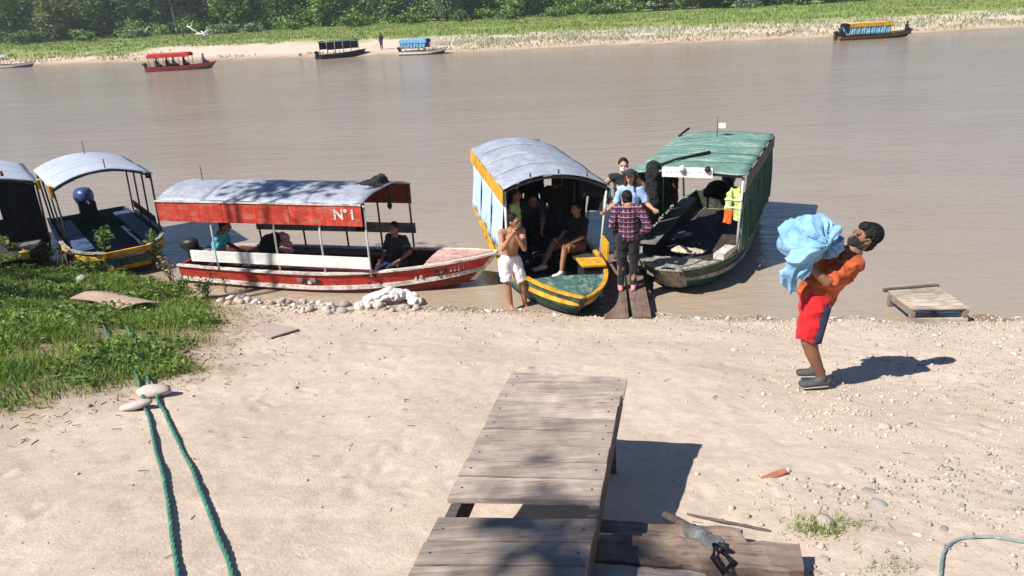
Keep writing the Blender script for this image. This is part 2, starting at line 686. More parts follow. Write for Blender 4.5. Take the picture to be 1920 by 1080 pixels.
# ------------------------------------------------------------------ river
m, nt, b = _nt('muddy_water')
vec = coords(nt, objrand=False)
f1 = noise_n(nt, coords(nt, (.05, .12, 1), False), 1.0, 4, .6)
r1 = ramp(nt, .35, .7)
nt.links.new(f1, r1.inputs[0])
out = mixc(nt, r1.outputs[0], (.325, .255, .185), (.37, .295, .22))
nt.links.new(out, b.inputs['Base Color'])
b.inputs['Roughness'].default_value = .14
b.inputs['IOR'].default_value = 1.65
b.inputs['Specular IOR Level'].default_value = .5
w1 = noise_n(nt, coords(nt, (.75, 2.1, 1), False), 1.0, 4, .6, .5)
w2 = noise_n(nt, coords(nt, (3.2, 7.5, 1), False), 1.0, 4, .6, .5)
w3 = noise_n(nt, coords(nt, (.16, .5, 1), False), 1.0, 3, .6, .5)
a1 = nt.nodes.new('ShaderNodeMath')
a1.operation = 'MULTIPLY_ADD'
a1.inputs[1].default_value = .6
nt.links.new(w2, a1.inputs[0])
nt.links.new(w1, a1.inputs[2])
a2 = nt.nodes.new('ShaderNodeMath')
a2.operation = 'MULTIPLY_ADD'
a2.inputs[1].default_value = 2.2
nt.links.new(w3, a2.inputs[0])
nt.links.new(a1.outputs[0], a2.inputs[2])
bump(nt, b, a2.outputs[0], .30, .10)
wx = axis([(-2500, -200, 230), (-200, -12, 8), (-12, 12, .5), (12, 200, 8), (200, 2500, 230)])
wy = axis([(-40, 8, 4), (8, 20, .25), (20, 120, 4), (120, 500, 30)])
WX, WY = np.meshgrid(wx, wy)
WZ = (vnoise(WX * .9, WY * 2.0, 31) - .5) * .018
V = np.stack([WX, WY, WZ], -1).reshape(-1, 3)
ny, nx = WX.shape
idx = np.arange(nx * ny).reshape(ny, nx)
F = np.stack([idx[:-1, :-1], idx[:-1, 1:], idx[1:, 1:], idx[1:, :-1]], -1).reshape(-1, 4)
tag(link('river', mesh_np('river', V, F, m, True), None), 'wide brown river with small ripples', None, kind='structure')


# ------------------------------------------------------------------ leaves, trees, shrubs, grass
def leaf_mesh(name, C, size, m, flat=.5, elong=1.7, vert=0.0):
    """C: (n,3) leaf centres; one folded rhombus per leaf"""
    n = len(C)
    a = nrg.normal(size=(n, 3))
    a[:, 2] *= flat
    a[:, 2] -= vert
    a /= np.linalg.norm(a, axis=1)[:, None] + 1e-6
    u = nrg.normal(size=(n, 3))
    u -= a * (u * a).sum(1)[:, None]
    u /= np.linalg.norm(u, axis=1)[:, None] + 1e-6
    w = np.cross(a, u)
    s = (size * nrg.uniform(.6, 1.35, n))[:, None]
    P = np.stack([C - a * s * elong * .5, C + u * s * .5 + w * s * .12, C + a * s * elong * .5, C - u * s * .5 + w * s * .12], 1)
    V = P.reshape(-1, 3)
    F = np.arange(4 * n).reshape(-1, 4)
    return mesh_np(name, V, F, m)


def crown_points(n, rx, ry, rz, clumps=26, spread=.33, hollow=.35, base=0.0):
    cc = nrg.normal(size=(clumps, 3))
    cc /= np.linalg.norm(cc, axis=1)[:, None]
    cc *= (nrg.uniform(hollow, 1, clumps) ** .6)[:, None]
    k = nrg.integers(0, clumps, n)
    off = nrg.normal(size=(n, 3)) * spread * nrg.uniform(.5, 1.25, clumps)[k][:, None] * .75
    P = (cc[k] + off) * np.array([rx, ry, rz])
    P[:, 2] += rz * (1 - base)
    return P[P[:, 2] > 0.02]


def trunk_mb(h, r, lean=0.0, limbs=5, seed=0, low=.35):
    q = random.Random(seed)
    mb = MB()
    pts = [Vector((lean * t * t * h + q.uniform(-.05, .05) * h * .3 * t, q.uniform(-.04, .04) * h * .3 * t, h * t)) for t in (0, .12, .3, .5, .7, .86, 1)]
    pts[0].z = -.3
    mb.tube(pts, [r * 1.35, r * 1.05, r * .9, r * .75, r * .55, r * .38, r * .15], 8)
    for i in range(limbs):
        t = q.uniform(low, .9)
        p0 = pts[0].lerp(pts[-1], t)
        k = min(5, int(t * 6))
        p0 = pts[k].lerp(pts[k + 1], t * 6 - k)
        a = q.uniform(0, 2 * math.pi)
        ln = h * q.uniform(.22, .4)
        d = Vector((math.cos(a), math.sin(a), q.uniform(.35, .9))).normalized()
        mb.tube([p0, p0 + d * ln * .5 + Vector((0, 0, .05 * ln)), p0 + d * ln], [r * .42, r * .27, r * .08], 6)
    return mb


LEAF = {
    'mid': leafmat('leaf_mid_green', (.085, .165, .04), (.19, .29, .08)),
    'bright': leafmat('leaf_bright_green', (.12, .22, .04), (.25, .37, .085)),
    'dark': leafmat('leaf_dark_green', (.065, .12, .042), (.14, .21, .08)),
    'grey': leafmat('leaf_grey_green', (.12, .18, .095), (.25, .32, .19)),
    'olive': leafmat('leaf_olive', (.11, .15, .045), (.22, .26, .095)),
}
BARK = mat('bark_grey', (.2, .17, .14), .95, .35, 4, .6, 25, .03, stretch=(1, 1, .3))
BARK_D = mat('bark_dark', (.055, .045, .035), .95, .35, 4, .6, 25, .03, stretch=(1, 1, .3))
BARK_P = mat('bark_pale', (.42, .38, .33), .95, .3, 4, .6, 25, .03, stretch=(1, 1, .3))

TREE_MESH = {}


def tree_mesh(kind, seed):
    key = (kind, seed)
    if key in TREE_MESH:
        return TREE_MESH[key]
    # unit trees about 10 m tall; foliage hangs low at the wood's edge
    P = crown_points(5200, 3.4, 3.0, 5.0, 46, .26, .3, .0)
    P[:, 2] += .4
    TREE_MESH[key] = (leaf_mesh('crown', P, .34, LEAF[kind], .6, 1.6), trunk_mb(8.5, .22, .05, 6, seed).mesh('trunk'))
    return TREE_MESH[key]


def far_tree(x, y, h, kind, seed, label, bark=BARK, wide=1.0, lift=0.0, group='trees at the edge of the far wood'):
    t = thing('tree', label, 'tree', (x, y, gz(x, y)), rnd.uniform(0, 6.28), group)
    cm, tm = tree_mesh(kind, seed)
    if not tm.materials:
        tm.materials.append(None)
    c = bpy.data.objects.new('crown', cm)
    k = bpy.data.objects.new('trunk', tm)
    for o in (c, k):
        COL.objects.link(o)
        o.parent = t
    c.scale = (h / 10 * wide, h / 10 * wide, h / 10)
    c.location = (0, 0, lift)
    k.scale = (h / 10,) * 3
    k.material_slots[0].link = 'OBJECT'
    k.material_slots[0].material = bark
    return t


def pix(px, py, z):
    """a point of the photograph on the level z, used to set things out on the far bank"""
    d = fw + rr * ((px - 960) / 1400) - uu * ((py - 540) / 1400)
    t = (z - CAM_H) / d.z
    return Vector((0, 0, CAM_H)) + d * t


def pixy(px, Y):
    """x of the photograph's column px at distance Y (upper edge of the frame)"""
    d = fw + rr * ((px - 960) / 1400) - uu * ((40 - 540) / 1400)
    return d.x * Y / d.y


# the wood behind: one mass of foliage that nobody could count
CC = []
for i in range(150):
    px = nrg.uniform(-160, 2080)
    Y = 150 + nrg.uniform(0, 26)
    x = pixy(px, Y)
    P = crown_points(900, 4.2, 3.0, 5.6, 26, .3, .2)
    P += np.array([x, Y, gz(x, Y) + nrg.uniform(-.3, 1.2)])
    CC.append(P)
tag(link('wood', leaf_mesh('wood', np.concatenate(CC), .55, LEAF['dark'], .6, 1.5), None),
    'dense dark green wood closing the view beyond the far meadow', 'wood', kind='stuff')
CC = []
for i in range(150):
    px = nrg.uniform(-120, 2040)
    Y = 139 + nrg.uniform(0, 7) - 6 * (px > 900)
    x = pixy(px, Y)
    h = nrg.uniform(.9, 1.9)
    P = crown_points(420, nrg.uniform(1.4, 2.6), 1.4, h, 12, .35, .2)
    P += np.array([x, Y, gz(x, Y) - .1])
    CC.append(P)
tag(link('undergrowth', leaf_mesh('undergrowth', np.concatenate(CC), .32, LEAF['bright'], .6, 1.5), None),
    'bright green undergrowth along the foot of the far wood', 'undergrowth', kind='stuff')

FT = [  # px, distance, height, kind, seed, bark, wide, lift, label
    (20, 141, 9, 'mid', 1, BARK, 1.2, 0, 'mid green tree farthest left at the edge of the far wood'),
    (105, 138, 8, 'olive', 2, BARK, 1.25, -.6, 'rounded olive green tree above the far left meadow'),
    (185, 143, 9, 'mid', 3, BARK, 1.1, 0, 'mid green tree second in from the left of the far wood'),
    (262, 146, 10, 'dark', 1, BARK_D, 1.1, 1.0, 'very dark tree left of the pale bare trunk in the far wood'),
    (328, 141, 12, 'dark', 2, BARK_P, 1.1, 3.2, 'tall tree with a pale bare trunk above the bleached driftwood'),
    (372, 144, 12, 'grey', 3, BARK, 1.0, 2.6, 'grey green tree just right of the pale bare trunk'),
    (440, 141, 9, 'bright', 1, BARK, 1.2, 0, 'bright green tree above the far dark canopied boat, on its left'),
    (530, 144, 9, 'mid', 2, BARK, 1.2, 0, 'mid green tree between two bright ones in the far wood'),
    (620, 141, 9, 'bright', 3, BARK, 1.2, -.5, 'bright green tree behind the far dark canopied boat'),
    (735, 141, 9, 'mid', 1, BARK, 1.2, 0, 'mid green tree behind the far blue boat'),
    (838, 135, 10, 'grey', 2, BARK_D, .85, .6, 'grey green narrow tree right of the far blue boat'),
    (886, 138, 10, 'dark', 3, BARK_D, .75, 0, 'black green tree in the middle of the far wood edge'),
    (985, 137, 9, 'bright', 1, BARK, 1.25, -.3, 'broad bright green tree right of the black green tree'),
    (1090, 137, 9, 'mid', 2, BARK, 1.2, 0, 'mid green tree right of centre at the edge of the far wood'),
    (1195, 134, 11, 'dark', 1, BARK_D, 1.0, 2.2, 'tree on a dark bare trunk right of centre in the far wood'),
    (1308, 132, 11, 'dark', 2, BARK_D, .9, 2.0, 'tree on a thick black trunk at the right end of the wood edge'),
    (1390, 132, 9, 'mid', 3, BARK, 1.2, 0, 'mid green tree right of the thick black trunk'),
    (1500, 131, 9, 'bright', 2, BARK, 1.2, 0, 'bright green tree above the far yellow roofed boat'),
]
for px, Y, h, kd, sdd, bk, wd, lf, lab in FT:
    far_tree(pixy(px, Y), Y, h, kd, sdd, lab, bk, wd, lf)

SHRUB = {}


def far_shrub(px, Y, w, h, kind, label):
    x = pixy(px, Y)
    t = thing('shrub', label, 'shrub', (x, Y, gz(x, Y)), rnd.uniform(0, 6), 'shrubs along the far wood')
    if kind not in SHRUB:
        P = crown_points(900, 1, .8, .5, 18, .3, .25, .15)
        mb = MB()
        for k in range(5):
            a = k * 1.25
            mb.tube([(0, 0, -.1), (math.cos(a) * .25, math.sin(a) * .25, .35), (math.cos(a) * .55, math.sin(a) * .5, .7)], [.03, .022, .008], 5)
        SHRUB[kind] = (leaf_mesh('foliage', P, .14, LEAF[kind], .6, 1.6), mb.mesh('stem'))
        SHRUB[kind][1].materials.append(BARK)
    for nm, me in zip(('foliage', 'stem'), SHRUB[kind]):
        o = bpy.data.objects.new(nm, me)
        COL.objects.link(o)
        o.parent = t
        o.scale = (w, w * .8, h)


FSH = [(40, 133, 2.6, 2.2, 'mid', 'dark rounded shrub at the left edge of the far meadow'),
       (150, 134, 3.0, 1.9, 'bright', 'wide bright shrub above the far left meadow'),
       (250, 135, 2.6, 1.6, 'grey', 'grey green shrub left of the bleached driftwood'),
       (410, 134, 2.6, 1.7, 'grey', 'grey green shrub right of the bleached driftwood'),
       (470, 134, 2.3, 1.5, 'grey', 'second grey green shrub right of the bleached driftwood'),
       (545, 134, 2.6, 1.8, 'bright', 'bright shrub left of the far dark canopied boat'),
       (665, 133, 3.0, 2.2, 'bright', 'bright shrub above the far dark canopied boat'),
       (770, 132, 2.6, 1.9, 'bright', 'bright shrub above the far blue boat'),
       (865, 131, 2.0, 1.7, 'dark', 'small black green shrub in the middle of the far bank'),
       (955, 130, 2.6, 1.8, 'mid', 'leafy green shrub just right of the black green one'),
       (1040, 130, 2.5, 1.7, 'bright', 'leafy shrub right of centre on the far bank'),
       (1130, 129, 2.6, 1.6, 'mid', 'leafy shrub at the foot of the dark bare trunk'),
       (1400, 128, 2.6, 1.3, 'grey', 'low grey green shrub right of the thick black trunk')]
for a in FSH:
    far_shrub(*a)


def blades(name, X, Y, Z, H, Wd, m, bend=.4):
    n = len(X)
    a = nrg.uniform(0, 2 * math.pi, n)
    t = nrg.uniform(0, 2 * math.pi, n)
    bx, by = np.cos(t) * H * bend * nrg.uniform(.2, 1.2, n), np.sin(t) * H * bend * nrg.uniform(.2, 1.2, n)
    wx_, wy_ = np.cos(a) * Wd / 2, np.sin(a) * Wd / 2
    P = np.empty((n, 5, 3))
    P[:, 0] = np.stack([X - wx_, Y - wy_, Z - .01], -1)
    P[:, 1] = np.stack([X + wx_, Y + wy_, Z - .01], -1)
    P[:, 2] = np.stack([X + wx_ * .8 + bx * .35, Y + wy_ * .8 + by * .35, Z + H * .6], -1)
    P[:, 3] = np.stack([X - wx_ * .8 + bx * .35, Y - wy_ * .8 + by * .35, Z + H * .6], -1)
    P[:, 4] = np.stack([X + bx, Y + by, Z + H * .95], -1)
    o = np.arange(n)[:, None] * 5
    tri = np.concatenate([o + np.array([0, 1, 2]), o + np.array([0, 2, 3]), o + np.array([3, 2, 4])], 0)
    return mesh_np(name, P.reshape(-1, 3), tri, m)


G_GREEN = leafmat('grass_green', (.10, .19, .028), (.28, .385, .085), .6, .35, (.48, .40, .2))
G_DRY = leafmat('grass_dry', (.22, .17, .075), (.42, .33, .17), .8, .2)
G_MEADOW = leafmat('grass_meadow', (.17, .24, .05), (.30, .37, .11), .7, .3)
G_PLUME = leafmat('grass_plume', (.34, .36, .24), (.68, .66, .56), .8, .3)
# far meadow
n = 60000
E_ = nrg.uniform(2.5, 56, n) ** 1.0
X = nrg.uniform(-100, 85, n)
Y = np.interp(X, FSX, FSY) + E_
dens = np.where(X < -5, np.where(X < -46, E_ > 4, E_ > 11), (E_ > 7.5) | (nrg.uniform(0, 1, n) < .55))
k = dens & (vnoise(X * .25, Y * .4, 41) > .25)
X, Y = X[k], Y[k]
tag(link('meadow_grass', blades('meadow_grass', X, Y, land(X, Y), nrg.uniform(.1, .38, len(X)), nrg.uniform(.06, .16, len(X)), G_MEADOW, 1.0), None),
    'bright green tall grass of the far meadow', 'grass', kind='stuff')
n = 22000
E_ = nrg.normal(5.2, 2.6, n)
X = nrg.uniform(-9, 90, n)
Y = np.interp(X, FSX, FSY) + E_
k = (E_ > 1.8) & (E_ < 11) & (vnoise(X * .35, Y * .5, 42) > .38)
X, Y = X[k], Y[k]
tag(link('plume_grass', blades('plume_grass', X, Y, land(X, Y), nrg.uniform(.12, .5, len(X)) * (.5 + .8 * vnoise(X * .3, Y * .3, 77)), nrg.uniform(.03, .10, len(X)), G_PLUME, .8), None),
    'whitish plumed reed grass in a strip along the far shore', 'grass', kind='stuff')
n = 6500
X = nrg.uniform(-95, 90, n)
E_ = np.abs(nrg.normal(1.2, 3.2, n)) + .7
Y = np.interp(X, FSX, FSY) + E_
k = (vnoise(X * .3, Y * .5, 43) > .42) & ~((X > -40) & (X < -6) & (E_ > 2))
X, Y = X[k], Y[k]
tag(link('shore_grass', blades('shore_grass', X, Y, land(X, Y), nrg.uniform(.1, .35, len(X)), nrg.uniform(.05, .12, len(X)), G_DRY, .8), None),
    'straw coloured grass fringe at the far waterline', 'grass', kind='stuff')

# near grass
n = 170000
X = nrg.uniform(-13, -3.2, n)
Y = nrg.uniform(4.2, 15, n)
g_ = grassy(X, Y)
dsh = np.interp(X, SHX, SHY) - Y
cl = vnoise(X * 2.3, Y * 2.3, 44)
cl2 = vnoise(X * .9, Y * .9, 45)
k = (g_ ** 2.2 * (.02 + 1.25 * cl * (.35 + cl2)) > nrg.uniform(0, 1, n)) & (dsh > .12)
X, Y, cl, cl2, g_ = X[k], Y[k], cl[k], cl2[k], g_[k]
H = (.045 + .15 * cl * cl2 + .05 * nrg.uniform(0, 1, len(X))) * (.22 + .78 * g_ ** 2)
tag(link('bank_grass', blades('bank_grass', X, Y, land(X, Y), H, nrg.uniform(.007, .016, len(X)), G_GREEN, .7), None),
    'green grass growing over the left bank', 'grass', kind='stuff')
n = 30000
X = nrg.uniform(-9, -3, n)
Y = nrg.uniform(4.2, 13, n)
ge = grassy(X - .3, Y)
k = (ge * (1 - grassy(X + .5, Y) * .8) * vnoise(X * 3, Y * 3, 46) > nrg.uniform(.05, .9, n)) & (np.interp(X, SHX, SHY) - Y > .1)
X, Y = X[k], Y[k]
tag(link('dry_grass', blades('dry_grass', X, Y, land(X, Y), nrg.uniform(.015, .06, len(X)), nrg.uniform(.005, .010, len(X)), G_DRY, 1.3), None),
    'short dry grass fraying out from the left bank onto the sand', 'grass', kind='stuff')
# broad leaved ground weeds among the grass
n = 52000
X = nrg.uniform(-13, -3.6, n)
Y = nrg.uniform(4.4, 14.6, n)
k = (grassy(X, Y) > .75) & (vnoise(X * 1.1, Y * 1.1, 47) > .42) & (np.interp(X, SHX, SHY) - Y > .2)
X, Y = X[k], Y[k]
C_ = np.stack([X, Y, land(X, Y) + nrg.uniform(.03, .17, len(X)) * vnoise(X * 1.7, Y * 1.7, 48) * 1.5], -1)
tag(link('ground_weeds', leaf_mesh('ground_weeds', C_, .034, leafmat('leaf_weed', (.075, .145, .024), (.23, .32, .07)), .4, 2.0), None),
    'leafy green weeds matted through the left bank grass', 'weeds', kind='stuff')
# dry stalks strewn at the edge of the grass and on the trodden sand
n = 9000
X = nrg.uniform(-7, 7.5, n)
Y = nrg.uniform(2.6, 12, n)
gb = np.interp(Y, GBY, GBX)
k = (np.exp(-((X - gb - .25) / .55) ** 2) * .9 + .022 > nrg.uniform(0, 1, n)) & (np.interp(X, SHX, SHY) - Y > .15)
X, Y = X[k], Y[k]
L_ = nrg.uniform(.015, .075, len(X))
a = nrg.uniform(0, 6.28, len(X))
Z = land(X, Y)
P = np.empty((len(X), 4, 3))
dx, dy = np.cos(a) * L_, np.sin(a) * L_
wx_, wy_ = -np.sin(a) * .0022, np.cos(a) * .0022
Z2 = land(X + dx, Y + dy)
P[:, 0] = np.stack([X - wx_, Y - wy_, Z + .006], -1)
P[:, 1] = np.stack([X + wx_, Y + wy_, Z + .014], -1)
P[:, 2] = np.stack([X + dx + wx_, Y + dy + wy_, Z2 + .03], -1)
P[:, 3] = np.stack([X + dx - wx_, Y + dy - wy_, Z2 + .02], -1)
tag(link('straw_litter', mesh_np('straw_litter', P.reshape(-1, 3), np.arange(4 * len(X)).reshape(-1, 4), leafmat('straw', (.13, .09, .045), (.42, .33, .2), .9, .1)), None),
    'dry stalks and chaff strewn where grass gives way to sand', 'litter', kind='stuff')

# two bank trees left of the view: their foliage throws the dappled shade on the red boat's roof and the gangway
def bank_tree(loc, label, trunk_top, lobes, seed):
    t = thing('bank_tree', label, 'tree', loc)
    L0 = Vector(loc)
    q = random.Random(seed)
    tt = Vector(trunk_top) - L0
    mb = MB()
    mb.tube([(0, 0, -.4), tt * .35 + Vector((.1, .05, 0)), tt * .7, tt], [.24, .19, .16, .12], 9)
    P = []
    for c, rx_, nl in lobes:
        c = Vector(c) - L0
        mb.tube([tt * .8, tt.lerp(c, .55) + Vector((0, 0, .3)), c], [.08, .05, .015], 6)
        for k in range(7):
            e = c + Vector((q.uniform(-1, 1), q.uniform(-1, 1), q.uniform(-.6, .6))) * rx_
            mb.tube([c, (c + e) / 2, e], [.014, .01, .004], 4)
        P.append(nrg.normal(size=(nl, 3)) * np.array([rx_, rx_, rx_ * .5]) * .55 + np.array(c))
    mb.build('trunk', BARK, t, True)
    link('crown', leaf_mesh('crown', np.concatenate(P), .11, LEAF['mid'], .6, 2.0), None, t)


bank_tree((-12.6, 7.6, gz(-12.6, 7.6)), 'bank tree leaning out from beyond the left edge', (-11.8, 8.2, 6.6),
          [((-9.9, 9.5, 9.0), .62, 230), ((-9.2, 9.7, 9.1), .5, 150), ((-8.7, 9.3, 9.0), .4, 70), ((-14.6, 7.0, 8.6), .9, 260), ((-15.0, 9.2, 8.0), .9, 220)], 3)
bank_tree((-9.6, -5.0, gz(-9.6, -5.0)), 'bank tree behind the viewer reaching out above the gangway', (-8.6, -3.4, 8.6),
          [((-7.35, -1.45, 11.5), .36, 70), ((-7.0, -1.9, 11.5), .40, 80), ((-7.3, -2.3, 11.4), .40, 80), ((-9.5, -4.0, 11.2), .9, 300)], 4)
# ------------------------------------------------------------------ boats
def paint(name, col, wear, wamt=.36, var=.22, **kw):
    return mat(name, col, kw.pop('rough', .62), var, kw.pop('scale', 4), .3, 70, .004, wear=wear, wamt=wamt, wscale=kw.pop('wscale', 6),
               stretch=kw.pop('stretch', (.6, 1.6, 1.6)), grime=kw.pop('grime', .38), **kw)


P_RED = paint('paint_red', (.50, .042, .03), (.40, .14, .11), .40, grime=.32)
P_REDF = paint('paint_red_fascia', (.54, .055, .034), (.46, .17, .12), .42, scale=3, grime=.28)
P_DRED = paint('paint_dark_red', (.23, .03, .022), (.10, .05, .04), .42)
P_WHITE = paint('paint_white', (.74, .73, .70), (.50, .47, .42), .34, grime=.14)
P_WHITEW = paint('paint_white_worn', (.66, .62, .57), (.27, .22, .17), .43, wscale=9, grime=.25)
P_PINK = paint('deck_faded_red', (.55, .30, .26), (.60, .44, .39), .48, wscale=5)
P_GREEN = paint('paint_green', (.035, .115, .075), (.20, .21, .16), .38)
P_TEAL = paint('paint_teal', (.07, .17, .145), (.24, .30, .26), .46)
P_TEALD = paint('paint_teal_dark', (.03, .12, .10), (.16, .2, .17), .38)
P_YELLOW = paint('paint_yellow', (.70, .37, .03), (.42, .27, .09), .36)
P_BLUE = paint('paint_blue', (.055, .09, .19), (.11, .14, .19), .38)
P_DBLUE = paint('paint_dark_blue', (.02, .035, .085), (.06, .07, .09), .38)
P_BLACK = paint('paint_black', (.022, .022, .024), (.08, .075, .07), .34)
P_OLIVE = paint('paint_olive', (.05, .06, .038), (.17, .16, .13), .42, wscale=8)
P_GREYL = paint('grey_pale_board', (.40, .38, .33), (.20, .18, .15), .46, wscale=8)
P_GREYW = paint('grey_board', (.22, .21, .20), (.10, .09, .085), .42)
R_GREY = mat('roof_grey_sheet', (.35, .38, .45), .55, .14, 2.2, .2, 30, .006, wear=(.28, .31, .40), wamt=.44, wscale=2.4, stretch=(.8, 1.4, 1), spec=.4, grime=.22)
R_WHITE = mat('roof_pale_sheet', (.39, .43, .51), .55, .1, 2.0, .2, 30, .006, wear=(.36, .40, .48), wamt=.42, wscale=2.4, spec=.4)
R_GREEN = mat('roof_green_sheet', (.155, .285, .235), .6, .2, 2.4, .25, 30, .006, wear=(.31, .43, .37), wamt=.44, wscale=3.0, stretch=(2.2, .6, 1), spec=.3, grime=.28)
STEEL = mat('post_pale_steel', (.50, .50, .48), .5, .15, 6, .1, 60, .003, wear=(.3, .22, .16), wamt=.36, spec=.4)
STEEL_D = mat('post_dark_steel', (.06, .058, .055), .6, .2, 6, .1, 60, .003, wear=(.16, .11, .08), wamt=.36)
MOTOR_BLUE = mat('motor_blue', (.03, .055, .17), .4, .12, 6, .05, 40, .002, wear=(.015, .02, .05), wamt=.36, spec=.5)
MOTOR_BLK = mat('motor_black', (.02, .02, .022), .45, .15, 6, .05, 40, .002)
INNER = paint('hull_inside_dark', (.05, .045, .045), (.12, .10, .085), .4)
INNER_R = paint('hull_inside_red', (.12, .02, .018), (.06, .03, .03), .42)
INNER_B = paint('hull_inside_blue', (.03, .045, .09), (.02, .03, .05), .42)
TARP_BLK = cloth('cloth_black', (.018, .018, .02), .3)
CURT_BLUE = cloth('curtain_pale_blue', (.42, .55, .66), .12, wr=5)
CURT_GREEN = cloth('curtain_green', (.035, .085, .06), .3, wr=5)
CURT_PALE = cloth('curtain_pale_green', (.36, .50, .42), .15, wr=5)
CURT_DARK = cloth('curtain_dark', (.015, .016, .02), .3, wr=5)


class Hull:
    """planked river boat; local x from stern (0) to bow (L), z = 0 at the waterline"""

    def __init__(s, L, B, ws=.82, sm=.42, p=2.3, q=1.5, tip=.03, zs=(.40, .38, .58), zc=(-.12, -.14, .12), cr=.78, rake=.35, cfin=.5):
        s.__dict__.update(L=L, B=B, ws=ws, sm=sm, p=p, q=q, tip=tip, zs=zs, zc=zc, cr=cr, rake=rake, cfin=cfin)

    def hb(s, t):
        if t < s.sm:
            k = s.ws + (1 - s.ws) * math.sin(math.pi / 2 * t / s.sm)
        else:
            k = max(0, 1 - ((t - s.sm) / (1 - s.sm)) ** s.p) ** (1 / s.q)
        return s.B / 2 * max(k, s.tip)

    def q3(s, a, t):
        if t < .45:
            u = t / .45
            return a[0] + (a[1] - a[0]) * (u * u * (3 - 2 * u))
        u = (t - .45) / .55
        return a[1] + (a[2] - a[1]) * u ** 1.8

    def pt(s, t, side, v, off=0.0, dz=0.0):
        b = s.hb(t)
        c = s.cr + (s.cfin - s.cr) * max(0, (t - .6) / .4) ** 1.5
        bc = b * c
        zs, zc = s.q3(s.zs, t), s.q3(s.zc, t)
        y = b + (bc - b) * v ** 1.25
        x = t * s.L - s.rake * v * max(0, (t - .5) / .5) ** 2.2
        return Vector((x, side * (y + off), zs + (zc - zs) * v + dz))

    def ts(s, n=26, a=0.0, b=1.0):
        return [a + (b - a) * (1 - (1 - i / n) ** 1.35) for i in range(n + 1)]

    def strake(s, v0, v1, side, th=.028, a=0.0, b=1.0, out=0.0):
        mb = MB()
        rings = [[s.pt(t, side, v0, out), s.pt(t, side, v1, out + .006), s.pt(t, side, v1, out + .006 - th), s.pt(t, side, v0, out - th)] for t in s.ts(a=a, b=b)]
        return mb.loft(rings)

    def rail(s, v, side, w, h, out=0.0, a=0.0, b=1.0, dz=0.0):
        mb = MB()
        rings = []
        for t in s.ts(a=a, b=b):
            p = s.pt(t, side, v, out, dz)
            o = Vector((0, side * w, 0))
            rings.append([p + Vector((0, 0, -h / 2)), p + o + Vector((0, 0, -h / 2)), p + o + Vector((0, 0, h / 2)), p + Vector((0, 0, h / 2))])
        return mb.loft(rings)

    def bottom(s):
        mb = MB()
        rings = []
        for t in s.ts():
            l, r_ = s.pt(t, 1, 1.0, -.004), s.pt(t, -1, 1.0, -.004)
            c = (l + r_) / 2 - Vector((0, 0, .04))
            rings.append([l, c, r_, r_ + Vector((0, 0, .03)), c + Vector((0, 0, .03)), l + Vector((0, 0, .03))])
        return mb.loft(rings)

    def floor(s, v=.72, a=.02, b=.9, drop=.04):
        mb = MB()
        g = []
        for t in s.ts(14, a, b):
            l, r_ = s.pt(t, 1, v, -drop), s.pt(t, -1, v, -drop)
            g.append([l, (l + r_) / 2, r_])
        return mb.sheet(g, .015)

    def transom(s):
        mb = MB()
        P = [s.pt(0, 1, 0), s.pt(0, 1, .5), s.pt(0, 1, 1), s.pt(0, -1, 1), s.pt(0, -1, .5), s.pt(0, -1, 0)]
        return mb.loft([[p + Vector((-.004, 0, 0)) for p in P], [p + Vector((.035, 0, 0)) for p in P]])


def hull_parts(par, h, m_up, m_low, m_in, m_gun, rails=(), strakes=((0, .34), (.34, .68), (.68, 1.0)), mats=None, gw=.075, gh=.035, stem=None):
    for side in (1, -1):
        for i, (v0, v1) in enumerate(strakes):
            mm_ = mats[i] if mats else (m_up if i < 2 else m_low)
            h.strake(v0, v1, side, out=.004 * i).build('strake', mm_, par)
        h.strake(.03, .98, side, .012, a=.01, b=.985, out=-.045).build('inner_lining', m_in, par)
        h.rail(0, side, -gw, gh, out=.03, dz=.01).build('gunwale', m_gun, par)
        for (v, w, hh_, mm_, a, b_) in rails:
            h.rail(v, side, w, hh_, out=.004, a=a, b=b_).build('rub_rail', mm_, par)
    h.bottom().build('bottom', m_low, par)
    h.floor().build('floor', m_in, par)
    h.transom().build('transom', m_up, par)
    # stem post at the bow
    mb = MB()
    pts = [h.pt(1, 1, v) for v in (0, .3, .6, 1)]
    w = h.hb(1) + .03
    rings = []
    for p in pts:
        rings.append([Vector((p.x - .05, -w, p.z)), Vector((p.x + .035, -w * .6, p.z)), Vector((p.x + .035, w * .6, p.z)), Vector((p.x - .05, w, p.z))])
    mb.loft(rings).build('stem', stem or m_gun, par)


def deck_planks(par, h, a, m, n=7, dz=.02):
    """fore deck: planks run along the boat and narrow to the bow"""
    for i in range(n):
        f0, f1 = -1 + 2 * i / n + .008, -1 + 2 * (i + 1) / n - .008
        rings = []
        z0 = rnd.uniform(-.003, .004)
        for t in h.ts(10, a, .985):
            p = h.pt(t, 1, 0)
            b = h.hb(t) - .03
            cam_ = .03 * (1 - ((f0 + f1) / 2) ** 2)
            z = p.z + dz + cam_ + z0
            rings.append([Vector((p.x, f0 * b, z)), Vector((p.x, f1 * b, z)), Vector((p.x, f1 * b, z - .018)), Vector((p.x, f0 * b, z - .018))])
        MB().loft(rings).build('deck_plank', m, par)


